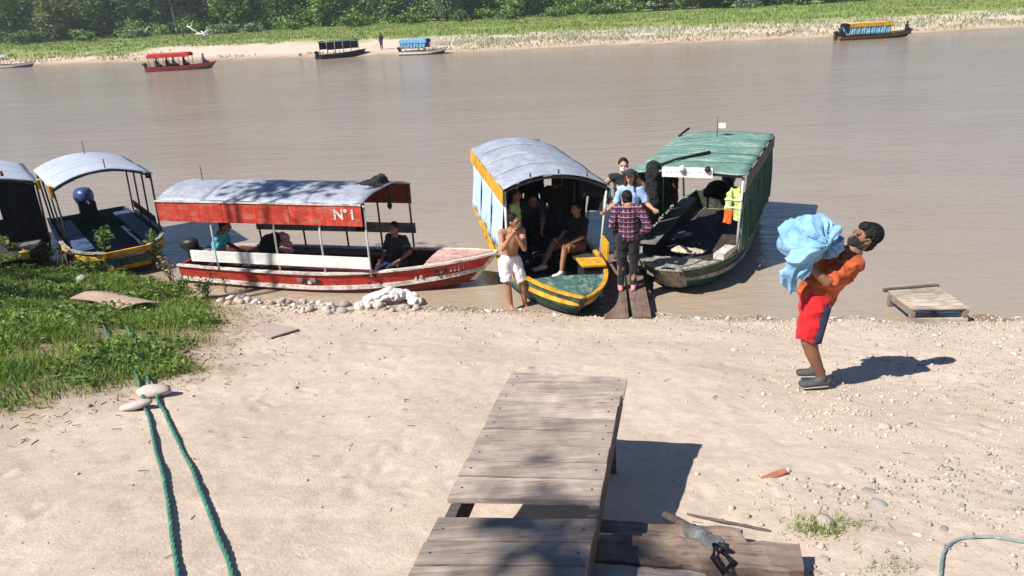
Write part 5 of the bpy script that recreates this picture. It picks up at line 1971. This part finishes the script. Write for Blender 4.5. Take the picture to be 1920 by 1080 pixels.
def person(label, J, S=1.0, face=(0, 1, 0), hup=(0, 0, 1), skin=SK_TAN, top=None, bottom=None, shoes=None, hair=('short', HAIR_BLK), vox=.011,
           group=None, hd=None, facial=True, wr_=.03, extra=None, base=None, sock=None, bulk=1.0):
    """J: joints in world space; top = (material, sleeve 0..2), bottom = (material, leg 0..2)"""
    J = {k: Vector(v) for k, v in J.items()}
    face, hup = Vector(face).normalized(), Vector(hup).normalized()
    face = (face - hup * face.dot(hup)).normalized()
    if base is None:
        base = Vector(((J['anL'].x + J['anR'].x) / 2, (J['anL'].y + J['anR'].y) / 2, min(J['toL'].z, J['toR'].z, J['anL'].z) - .03 * S))
    t = thing('person', label, 'person', base, 0, group)
    J = {k: v - base for k, v in J.items()}
    side = (J['shR'] - J['shL']).normalized()
    hside = face.cross(hup)

    def T(a):
        return (a[0] * S, a[1] * S * bulk)
    mb = MB()
    mb.capsule(J['pel'], J['wai'], T((.150, .108)), T((.130, .096)), side)
    mb.capsule(J['wai'], J['che'], T((.130, .096)), T((.156, .112)), side)
    mb.capsule(J['che'], J['nek'], T((.156, .112)), T((.072, .066)), side)
    mb.capsule(J['shL'], J['shR'], .060 * S, .060 * S)
    mb.capsule(J['hipL'], J['hipR'], .098 * S, .098 * S)
    mb.capsule(J['nek'], J['hed'] - hup * .03 * S, .056 * S, .052 * S)
    H = J['hed']
    mb.ell(H - face * .006 * S, .096 * S, .077 * S, .112 * S, face, hup, 14, 10)
    mb.ell(H + face * .028 * S - hup * .062 * S, .062 * S, .056 * S, .058 * S, face, hup)
    mb.capsule(H + face * .088 * S + hup * .012 * S, H + face * .112 * S - hup * .026 * S, .011 * S, .016 * S, hside, 8)
    mb.capsule(H + face * .080 * S + hup * .028 * S - hside * .04 * S, H + face * .080 * S + hup * .028 * S + hside * .04 * S, .014 * S, .014 * S, n=8)
    mb.capsule(H + face * .088 * S - hup * .055 * S - hside * .018 * S, H + face * .088 * S - hup * .055 * S + hside * .018 * S, .011 * S, .011 * S, n=8)
    for k in (-1, 1):
        mb.ell(H + hside * k * .078 * S - face * .008 * S - hup * .008 * S, .022 * S, .010 * S, .034 * S, face, hup, 8, 6)
    for s in 'LR':
        sh, el, wr, hp, kn, an, to = (J[n_ + s] for n_ in ('sh', 'el', 'wr', 'hip', 'kn', 'an', 'to'))
        mb.capsule(sh, el, .054 * S, .043 * S)
        mb.capsule(el, el.lerp(wr, .35), .041 * S, .043 * S)
        mb.capsule(el.lerp(wr, .35), wr, .043 * S, .027 * S)
        mb.capsule(hp, kn, .088 * S, .058 * S)
        mb.capsule(kn, kn.lerp(an, .35), .056 * S, .060 * S)
        mb.capsule(kn.lerp(an, .35), an, .060 * S, .037 * S)
        foot = to - an
        heel = an - Vector((foot.x, foot.y, 0)).normalized() * .045 * S + Vector((0, 0, to.z - an.z))
        mb.capsule(heel, to, (.034 * S, .030 * S), (.042 * S, .022 * S), Vector((0, 0, 1)).cross(foot), 10)
        mb.capsule(an, heel.lerp(to, .4), .036 * S, .034 * S)
        # hand: palm, four fingers of different length that bend, a thumb from the side of the palm
        d = (Vector(hd[s]) if hd and s in hd else (wr - el)).normalized()
        pn = d.cross(Vector((0, 0, 1)) if abs(d.z) < .9 else Vector((0, 1, 0))).normalized()
        if s == 'L':
            pn = -pn
        across = pn.cross(d)
        fr = .0095 * S if vox < .010 else .013 * S
        palm = wr + d * .055 * S
        mb.ell(palm, .050 * S, .019 * S, .040 * S, d, across, 10, 6)
        for i, ln in enumerate((.062, .074, .070, .054)):
            b0 = wr + d * .085 * S + across * (.030 - .020 * i) * S
            b1 = b0 + (d * .9 + pn * .45).normalized() * ln * .5 * S
            b2 = b1 + (d * .45 + pn * .9).normalized() * ln * .5 * S
            mb.capsule(b0, b1, fr, fr * .92, n=7)
            mb.capsule(b1, b2, fr * .92, fr * .8, n=7)
        b0 = wr + d * .035 * S + across * .034 * S
        b1 = b0 + (d * .6 + across * .7 + pn * .3).normalized() * .04 * S
        mb.capsule(b0, b1, fr * 1.15, fr, n=7)
        mb.capsule(b1, b1 + (d * .9 + pn * .5).normalized() * .03 * S, fr, fr * .85, n=7)
    fused(mb, 'body', skin, t, vox, 1)
    if facial:
        for k in (-1, 1):
            MB().ell(H + face * .083 * S + hside * k * .032 * S + hup * .008 * S, .010 * S, .016 * S, .009 * S, face, hup, 8, 6).build('eye', EYE, t, True)
        MB().ell(H + face * .094 * S - hup * .054 * S, .010 * S, .024 * S, .008 * S, face, hup, 8, 6).build('mouth', LIP, t, True)
    if top:
        tm, sl = top
        mb = MB()
        lo = J['pel'].lerp(J['wai'], -.35)
        mb.capsule(lo, J['wai'], T((.168, .128)), T((.152, .118)), side, e1=False)
        mb.capsule(J['wai'], J['che'], T((.152, .118)), T((.174, .130)), side)
        mb.capsule(J['che'], J['nek'] - (J['nek'] - J['che']) * .08, T((.174, .130)), T((.086, .080)), side, e2=False)
        mb.capsule(J['shL'], J['shR'], .072 * S * bulk, .072 * S * bulk)
        for s in 'LR':
            sh, el, wr = J['sh' + s], J['el' + s], J['wr' + s]
            f = min(1, sl)
            if f > .05:
                mb.capsule(sh, sh.lerp(el, f), .074 * S * bulk, (.072 - .010 * f) * S * bulk, e2=(sl > 1))
            if sl > 1:
                mb.capsule(el, el.lerp(wr, (sl - 1)), .062 * S, .046 * S, e2=False)
        fused(mb, 'shirt', tm, t, max(vox, .010), 2, wr_ * S, 8)
    if bottom:
        bmt, ln = bottom
        mb = MB()
        mb.capsule(J['pel'].lerp(J['wai'], .55), J['pel'], T((.148, .112)), T((.160, .122)), side, e1=False)
        mb.capsule(J['hipL'], J['hipR'], .110 * S, .110 * S)
        for s in 'LR':
            hp, kn, an = J['hip' + s], J['kn' + s], J['an' + s]
            f = min(1, ln)
            loose = .030 * S if ln <= 1 else .004 * S
            mb.capsule(hp, hp.lerp(kn, f), .112 * S, (.104 - .034 * f) * S + loose, e2=(ln > 1))
            if ln > 1:
                mb.capsule(kn, kn.lerp(an, ln - 1), .072 * S, .050 * S + loose, e2=False)
        fused(mb, 'trousers' if ln > 1 else 'shorts', bmt, t, max(vox, .010), 2, wr_ * .8 * S, 8)
    if shoes:
        for s in 'LR':
            an, to = J['an' + s], J['to' + s]
            foot = to - an
            fl = Vector((foot.x, foot.y, 0)).normalized()
            heel = an - fl * .05 * S + Vector((0, 0, to.z - an.z))
            sv = Vector((0, 0, 1)).cross(fl)
            mb = MB()
            mb.capsule(heel + Vector((0, 0, .012 * S)), to + fl * .015 * S + Vector((0, 0, .006 * S)), (.042 * S, .040 * S), (.050 * S, .030 * S), sv, 12)
            mb.capsule(an - Vector((0, 0, .015)), heel.lerp(to, .42) + Vector((0, 0, .02 * S)), .046 * S, .042 * S)
            so = fused(mb, 'shoe', shoes, t, max(vox, .009), 1)
            mb = MB()
            mb.capsule(heel - Vector((0, 0, .020 * S)), to + fl * .018 * S - Vector((0, 0, .018 * S)), (.043 * S, .011 * S), (.050 * S, .009 * S), sv, 12)
            mb.build('sole', sock or mat('sole_pale', (.36, .34, .32), .8, .25), so, True)
    if hair:
        st, hm = hair
        mb = MB()
        mb.ell(H + hup * .034 * S - face * .024 * S, .095 * S, .086 * S, .098 * S, face, hup, 14, 10)
        mb.ell(H - hup * .018 * S - face * .050 * S, .060 * S, .080 * S, .085 * S, face, hup)
        if st == 'thick':
            mb.ell(H + hup * .05 * S - face * .035 * S, .105 * S, .098 * S, .095 * S, face, hup, 14, 10)
            mb.ell(H + hup * .085 * S + face * .035 * S, .05 * S, .062 * S, .045 * S, face, hup)
        if st == 'long':
            mb.capsule(H - face * .06 * S, H - face * .085 * S - hup * .36 * S, (.085 * S, .05 * S), (.06 * S, .03 * S), hside)
            for k in (-1, 1):
                mb.capsule(H + hside * k * .072 * S, H + hside * k * .088 * S + face * .02 * S - hup * .30 * S, .032 * S, .022 * S)
        if st == 'bun':
            mb.ell(H - face * .12 * S + hup * .03 * S, .045 * S, .05 * S, .045 * S, face, hup)
        if st == 'pony':
            mb.capsule(H - face * .10 * S, H - face * .12 * S - hup * .22 * S, .035 * S, .02 * S)
        fused(mb, 'hair', hm, t, max(vox * .8, .006), 0, .016 * S, 60)
    if extra:
        extra(t, H, face, hup, hside, S, J)
    return t


def rotz(a):
    return Matrix.Rotation(a, 4, 'Z')


ORANGE = cloth('shirt_orange', (.42, .088, .026), .38, wr=6)
REDSH = cloth('shorts_red', (.52, .018, .022), .22, wr=6)
WHITESH = cloth('shorts_white', (.70, .70, .72), .12, wr=6)
BLKC = cloth('cloth_charcoal', (.022, .022, .026), .3)
NAVY = cloth('cloth_navy', (.025, .028, .06), .3)
CYAN = cloth('shirt_cyan', (.07, .42, .52), .2)
LBLUE = cloth('shirt_pale_blue', (.30, .44, .62), .15)
GREYC = cloth('cloth_grey', (.14, .14, .16), .3)
BROWNC = cloth('cloth_brown_warm', (.22, .10, .05), .3)
SHOE_G = mat('shoe_grey', (.07, .068, .07), .7, .3, 12)
SHOE_P = mat('shoe_pink', (.55, .24, .26), .7, .2, 12)
SHOE_W = mat('shoe_white', (.62, .60, .58), .7, .2, 12)

# plaid shirt: crossed stripes woven into the cloth
m, nt, b = _nt('shirt_plaid')
tc = nt.nodes.new('ShaderNodeTexCoord')
sp = nt.nodes.new('ShaderNodeSeparateXYZ')
nt.links.new(tc.outputs['Object'], sp.inputs[0])
cur = None
for ax_i, (freq, ph) in zip((0, 2), ((15.0, .2), (13.0, .1))):
    mul = N(nt, 'ShaderNodeMath', operation='MULTIPLY_ADD')
    mul.inputs[1].default_value = freq
    mul.inputs[2].default_value = ph
    nt.links.new(sp.outputs[ax_i], mul.inputs[0])
    fr = N(nt, 'ShaderNodeMath', operation='FRACT')
    nt.links.new(mul.outputs[0], fr.inputs[0])
    lt = N(nt, 'ShaderNodeMath', operation='LESS_THAN')
    lt.inputs[1].default_value = .11
    nt.links.new(fr.outputs[0], lt.inputs[0])
    gt = N(nt, 'ShaderNodeMath', operation='GREATER_THAN')
    gt.inputs[1].default_value = .58
    nt.links.new(fr.outputs[0], gt.inputs[0])
    basec = mixc(nt, gt.outputs[0], (.16, .025, .05), (.045, .02, .05)) if cur is None else mixc(nt, gt.outputs[0], cur, (.05, .018, .05))
    hf = N(nt, 'ShaderNodeMath', operation='MULTIPLY')
    hf.inputs[1].default_value = .55
    nt.links.new(lt.outputs[0], hf.inputs[0])
    cur = mixc(nt, hf.outputs[0], basec, (.56, .50, .52))
nt.links.new(cur, b.inputs['Base Color'])
b.inputs['Roughness'].default_value = .9
b.inputs['Specular IOR Level'].default_value = .15
PLAID = m

# ---- the man with the bundle
CAR = dict(toL=(2.835, 6.50, .935), anL=(3.01, 6.51, 1.005), toR=(2.955, 6.87, .86), anR=(3.10, 6.86, .935),
           knL=(2.83, 6.51, 1.40), knR=(2.955, 6.79, 1.36), hipL=(2.90, 6.54, 1.80), hipR=(2.93, 6.72, 1.80),
           pel=(2.915, 6.63, 1.83), wai=(2.985, 6.63, 1.955), che=(3.10, 6.63, 2.10), nek=(3.225, 6.63, 2.255), hed=(3.315, 6.63, 2.385),
           shL=(3.15, 6.46, 2.19), shR=(3.15, 6.81, 2.19), elL=(2.90, 6.39, 2.055), elR=(2.92, 6.88, 2.05), wrL=(2.735, 6.44, 2.215), wrR=(2.74, 6.84, 2.2))


def carrier_extra(t, H, face, hup, hs, S, J):
    mb = MB()     # black face mask over mouth and chin, loops round the ears
    mb.ell(H + face * .060 * S - hup * .056 * S, .060 * S, .064 * S, .060 * S, face, hup)
    mb.ell(H + face * .025 * S - hup * .075 * S, .05 * S, .070 * S, .045 * S, face, hup)
    for k in (-1, 1):
        mb.capsule(H + hs * k * .066 * S + face * .045 * S - hup * .035 * S, H + hs * k * .084 * S - face * .012 * S + hup * .012 * S, .008 * S, .008 * S, n=7)
        mb.capsule(H + hs * k * .060 * S + face * .035 * S - hup * .085 * S, H + hs * k * .084 * S - face * .012 * S - hup * .03 * S, .008 * S, .008 * S, n=7)
    fused(mb, 'face_mask', BLKC, t, .006, 1, .01, 20)
    for s in 'LR':   # dark stripe down each side of the shorts
        sgn = -1 if s == 'L' else 1
        hp, kn = J['hip' + s], J['kn' + s]
        g = []
        for i in range(9):
            u = i / 8
            c = hp.lerp(kn, .02 + u * .93)
            r2 = .115 * S - .010 * u
            row = []
            for k in range(4):
                a = R(-16 + 11 * k)
                row.append(c + Vector((math.sin(a) * r2 + .05, sgn * math.cos(a) * r2, 0)))
            g.append(row)
        MB().sheet(g, Vector((0, -sgn * .03, 0))).build('stripe', NAVY, t, True)


person('man in orange shirt and red shorts leaning back under a blue bundle', CAR, 1.12, (-.93, 0, .34), (.36, 0, .93), SK_BROWN, (ORANGE, .92), (REDSH, .98), SHOE_G,
       ('thick', HAIR_BLK), .0075, hd={'L': (-.7, .45, .55), 'R': (-.7, -.45, .55)}, extra=carrier_extra, wr_=.04, bulk=1.22)
KN = np.array([.05, -.235, .03])


def bundle_folds(co):
    """folds of the cloth drawn together at the knot, long creases down the hanging tail"""
    d = co - KN
    r_ = np.linalg.norm(d, axis=1) + 1e-4
    th = np.arctan2(d[:, 2], d[:, 0])
    wob = np.array([noise.noise(Vector(p) * 5.0) for p in co])
    fold = 1 - 2.0 * np.abs(np.array([noise.noise(Vector((math.cos(a) * 2.6, math.sin(a) * 2.6, q * 2.0 + 3))) for a, q in zip(th + .35 * wob, r_)]))
    tail = co[:, 2] < -.17
    crease = 1 - np.abs(np.sin(co[:, 0] * 42 + wob * 4 + co[:, 2] * 6))
    fine = np.array([noise.noise(Vector((p[0] * 9, p[1] * 9, p[2] * 9))) for p in co])
    amp = .06 * np.exp(-r_ / .3) + .02
    out = np.where(tail, .028 * (crease - .5), amp * (fold - .5)) + .022 * fine
    return out.astype(np.float32)


mb = MB()
bc = Vector((2.755, 6.56, 2.435))
mb.ell((0, 0, 0), .275, .25, .205, (1, 0, .1), (-.1, 0, 1), 18, 12)
mb.ell((.15, -.02, -.06), .15, .19, .13)
mb.ell((-.10, -.03, .02), .18, .21, .165)
mb.ell((.05, -.235, .03), .05, .045, .045)                  # the knot
mb.capsule((.06, -.235, .04), (.19, -.18, .10), (.045, .02), (.055, .02), (0, 0, 1))
mb.capsule((.06, -.235, .0), (.16, -.2, -.10), (.04, .02), (.05, .02), (0, 0, 1))
mb.capsule((.02, -.235, .01), (-.13, -.19, -.10), .06, .085)
mb.capsule((-.13, -.19, -.10), (-.20, -.15, -.30), (.105, .06), (.10, .045))
mb.capsule((-.20, -.15, -.30), (-.15, -.12, -.47), (.10, .045), (.05, .03))
mb.capsule((-.08, -.2, -.12), (-.08, -.17, -.32), (.06, .05), (.06, .03))
BUN = fused(mb, 'bundle', cloth('bundle_sky_blue', (.165, .36, .54), .25, wr=5, col2=(.28, .50, .68)), None, .008, 1, bundle_folds)
BUN.location = bc
tag(BUN, 'big knotted sky blue cloth bundle carried in the man\'s arms', 'bundle')

# ---- bare chested man at the teal boat's bow
SHI = dict(toL=(.02, 10.86, .045), anL=(-.03, 11.0, .10), toR=(.32, 11.06, -.03), anR=(.20, 11.14, .03), knL=(-.075, 11.02, .46), knR=(.16, 11.10, .43),
           hipL=(-.10, 11.08, .80), hipR=(.06, 11.12, .80), pel=(-.02, 11.1, .82), wai=(0, 11.1, .97), che=(.03, 11.08, 1.15), nek=(.05, 11.07, 1.33), hed=(.075, 11.03, 1.46),
           shL=(-.125, 11.05, 1.28), shR=(.20, 11.12, 1.27), elL=(-.12, 10.90, 1.06), elR=(.22, 10.92, 1.04), wrL=(.04, 10.86, 1.30), wrR=(.11, 10.86, 1.27))
SHI = {k: (v[0], v[1], v[2]) for k, v in SHI.items()}
person('bare chested man in white shorts standing at the bow of the teal boat', SHI, .95, (.8, -.55, -.15), (0, -.1, 1), SK_TAN, None, (WHITESH, .92), None, ('short', HAIR_BLK), .009, hd={'L': (.4, .1, .9), 'R': (-.2, .1, .9)})

# ---- the three on the landing plank
PLA = posed(STAND, Matrix.Translation((1.84, 11.12, .205)) @ rotz(R(-8)), .97, elR=(.33, -.10, 1.10), wrR=(.19, .02, .97), elL=(-.25, -.03, 1.12), wrL=(-.17, .12, .96), hed=(-.02, .06, 1.53),
            anL=(-.11, -.04, .09), anR=(.10, -.02, .09))
person('person in dark plaid shirt and black trousers seen from behind on the plank', PLA, .97, (-.05, .9, -.35), (0, .3, .95), SK_TAN, (PLAID, 1.9), (BLKC, 1.95), SHOE_P, ('bun', HAIR_BLK), .009, hd={'R': (-.6, .4, -.5)})


def cap_extra(t, H, face, hup, hs, S, J):
    mb = MB()
    mb.ell(H + hup * .055 * S - face * .01 * S, .105 * S, .09 * S, .075 * S, face, hup)
    mb.ell(H + hup * .045 * S + face * .11 * S, .07 * S, .08 * S, .014 * S, face, hup)
    fused(mb, 'cap', BLKC, t, .009, 1)


MID = posed(STAND, Matrix.Translation((1.99, 11.80, .31)) @ rotz(R(168)), 1.0, elL=(-.26, .02, 1.14), wrL=(-.36, .20, 1.10), elR=(.25, .02, 1.12), wrR=(.36, .18, 1.06), shL=(-.15, 0, 1.37), shR=(.15, 0, 1.37))
person('person with long brown hair, black cap and pale blue top holding on to both boats', MID, .93, (-.3, -.95, -.1), (0, 0, 1), SK_LIGHT, (LBLUE, .9), (NAVY, 1.95), SHOE_G, ('long', HAIR_BRN), .010, extra=cap_extra)


def mask_extra(t, H, face, hup, hs, S, J):
    mb = MB()
    mb.ell(H + face * .052 * S - hup * .05 * S, .062 * S, .066 * S, .052 * S, face, hup)
    fused(mb, 'face_mask', cloth('mask_white', (.72, .72, .70), .1), t, .009, 1)


BAC = posed(STAND, Matrix.Translation((1.99, 12.55, .30)) @ rotz(R(172)), 1.02, elL=(-.36, -.08, 1.20), wrL=(-.19, .05, 1.02), elR=(.36, -.08, 1.20), wrR=(.19, .05, 1.02))
person('person in black sleeveless top and white face mask standing farthest out on the plank', BAC, 1.02, (-.1, -1, 0), (0, 0, 1), SK_LIGHT, (BLKC, .12), (BLKC, 1.95), SHOE_G, ('short', HAIR_BLK), .010, extra=mask_extra, hd={'L': (.6, .3, -.6), 'R': (-.6, .3, -.6)})


# ---- passengers
def seated(boat, x, y, z, hdg, S=1.0, **ov):
    bpy.context.view_layer.update()
    return posed(SIT, boat.matrix_world @ Matrix.Translation((x, y, z)) @ rotz(hdg), S, **ov)


def standing(boat, x, y, z, hdg, S=1.0, **ov):
    bpy.context.view_layer.update()
    return posed(STAND, boat.matrix_world @ Matrix.Translation((x, y, z)) @ rotz(hdg), S, **ov)


def fvec(boat, hdg, down=0.0):
    d = boat.matrix_world.to_3x3() @ Vector((-math.sin(hdg), math.cos(hdg), 0))
    return (d.x, d.y, d.z - down)


GRP = 'passengers in the teal boat'
a = R(-20)
person('passenger in a lime vest standing at the left front of the teal boat', standing(YB, 3.55, -.60, .0, a, .95), .95, fvec(YB, a), skin=SK_BROWN, top=(V_LIME, .3), bottom=(NAVY, 1.9), shoes=SHOE_G, vox=.013, group=GRP)
a = R(-90)
BEND = dict(wai=(0, .10, 1.06), che=(0, .30, 1.18), nek=(0, .46, 1.26), hed=(0, .58, 1.33), shL=(-.175, .42, 1.22), shR=(.175, .42, 1.22), elL=(-.23, .46, .95), elR=(.23, .46, .95), wrL=(-.18, .58, .76), wrR=(.18, .58, .76))
person('passenger in navy bending forward in the middle of the teal boat', standing(YB, 2.75, -.22, .06, a, .95, **BEND), .95, fvec(YB, a, .3), skin=SK_BROWN, top=(NAVY, .9), bottom=(BLKC, 1.95), shoes=SHOE_G, vox=.013, group=GRP)
a = R(-80)
person('passenger in black standing at the back of the teal boat', standing(YB, 1.95, .05, .06, a, .98), .98, fvec(YB, a), skin=SK_BROWN, top=(BLKC, 1.9), bottom=(BLKC, 1.95), shoes=SHOE_G, vox=.013, group=GRP)
a = R(60)
person('passenger in charcoal standing on the right of the teal boat', standing(YB, 2.7, .34, .04, a, .95), .95, fvec(YB, a), skin=SK_BROWN, top=(BLKC, 1.9), bottom=(NAVY, 1.95), shoes=SHOE_G, vox=.013, group=GRP)
a = R(120)
person('passenger in grey standing left at the back of the teal boat', standing(YB, 1.5, -.38, .06, a, .96), .96, fvec(YB, a), skin=SK_BROWN, top=(GREYC, .9), bottom=(NAVY, 1.95), shoes=SHOE_G, vox=.013, group=GRP)
a = R(205)
person('passenger in brown shorts and white shoes sitting at the right of the teal boat', seated(YB, 3.45, .58, .44, a, 1.0, knL=(-.12, .40, .12), knR=(.14, .46, .12), anR=(.2, .62, -.24), toR=(.22, .80, -.30)), 1.0, fvec(YB, a), skin=SK_TAN, top=(BLKC, .9), bottom=(BROWNC, .95), shoes=SHOE_W, vox=.012, group=GRP)
a = R(185)
person('passenger in dark clothes sitting far back on the right of the teal boat', seated(YB, 2.4, .56, .44, a, .95), .95, fvec(YB, a), skin=SK_BROWN, top=(GREYC, 1.9), bottom=(BLKC, 1.95), shoes=SHOE_G, vox=.014, group=GRP)
a = R(-80)
person('person in a cyan shirt sitting at the stern of the red boat', seated(RB, .72, -.33, .36, a, .98, nek=(0, .12, .58), hed=(0, .22, .70), che=(0, .06, .42), shL=(-.17, .10, .52), shR=(.17, .10, .52)), .98, fvec(RB, a, .2), skin=SK_BROWN, top=(CYAN, .8), bottom=(BLKC, 1.95), shoes=SHOE_G, vox=.012)
a = R(165)
person('child in dark clothes sitting under the open end of the red boat roof', seated(RB, 4.12, .0, .30, a, .95, elL=(-.33, .08, .34), wrL=(-.20, .26, .22)), .95, fvec(RB, a), skin=SK_BROWN, top=(BLKC, .9), bottom=(NAVY, 1.9), shoes=SHOE_G, vox=.012)

# ---- far people, a few pixels each
GRP2 = 'passengers in the far red boat'
for i, (x, y, a) in enumerate(((1.0, -.3, -90), (1.75, .3, -90), (2.5, -.3, -90), (3.3, .3, -90))):
    lab = ['rearmost', 'second from the rear', 'second from the front', 'foremost'][i]
    person('dark clad passenger in the far red boat, ' + lab, seated(FB_RED, x, y, .40, R(a), 1.0), 1.0, fvec(FB_RED, R(a)), skin=SK_BROWN, top=((BLKC, NAVY, GREYC, NAVY)[i], 1.5), bottom=(BLKC, 1.9), hair=('short', HAIR_BLK), vox=.03, group=GRP2, facial=False)
person('person in blue sitting on the bow of the far red boat', seated(FB_RED, 5.1, 0, .55, R(-90), .95), .95, fvec(FB_RED, R(-90)), skin=SK_BROWN, top=(cloth('cloth_blue', (.06, .09, .3), .2), 1.5), bottom=(NAVY, 1.9), vox=.03, facial=False)
person('dark figure sitting at the stern of the far orange roofed boat', seated(FB_YEL, .25, 0, .45, R(-90), 1.0), 1.0, fvec(FB_YEL, R(-90)), skin=SK_BROWN, top=(BLKC, 1.5), bottom=(BLKC, 1.9), vox=.03, facial=False)
person('dark figure sitting on the bow of the far orange roofed boat', seated(FB_YEL, 6.5, 0, .55, R(-90), .9), .9, fvec(FB_YEL, R(-90)), skin=SK_BROWN, top=(BLKC, 1.5), bottom=(BLKC, 1.9), vox=.03, facial=False)
q = pix(716, 93, .45)
person('person in black standing on the far sand between the dark and blue boats', posed(STAND, Matrix.Translation((q.x, q.y, gz(q.x, q.y))) @ rotz(R(150)), 1.0), 1.0, (-.5, -.8, 0), skin=SK_BROWN, top=(BLKC, 1.8), bottom=(BLKC, 1.95), vox=.03, facial=False)
q = pix(345, 73, 1.4)
person('dark figure standing beside the bleached driftwood on the far meadow', posed(STAND, Matrix.Translation((q.x, q.y, gz(q.x, q.y))) @ rotz(R(100)), 1.0), 1.0, (-.8, -.5, 0), skin=SK_BROWN, top=(GREYC, 1.8), bottom=(BLKC, 1.95), vox=.03, facial=False)
# ------------------------------------------------------------------ thin summer haze over the river
hm = bpy.data.materials.new('haze_air')
hm.use_nodes = True
hm.node_tree.nodes.clear()
ho = hm.node_tree.nodes.new('ShaderNodeOutputMaterial')
hv = hm.node_tree.nodes.new('ShaderNodeVolumePrincipled')
hv.inputs['Color'].default_value = (.86, .90, .95, 1)
hv.inputs['Density'].default_value = .0005
hv.inputs['Anisotropy'].default_value = .2
hm.node_tree.links.new(hv.outputs[0], ho.inputs['Volume'])
hz = MB().box((0, 1270, 9.5), (5100, 2680, 25)).build('haze', hm)
tag(hz, 'thin pale haze over the river and the far wood', 'haze', kind='stuff')
run_fuse()
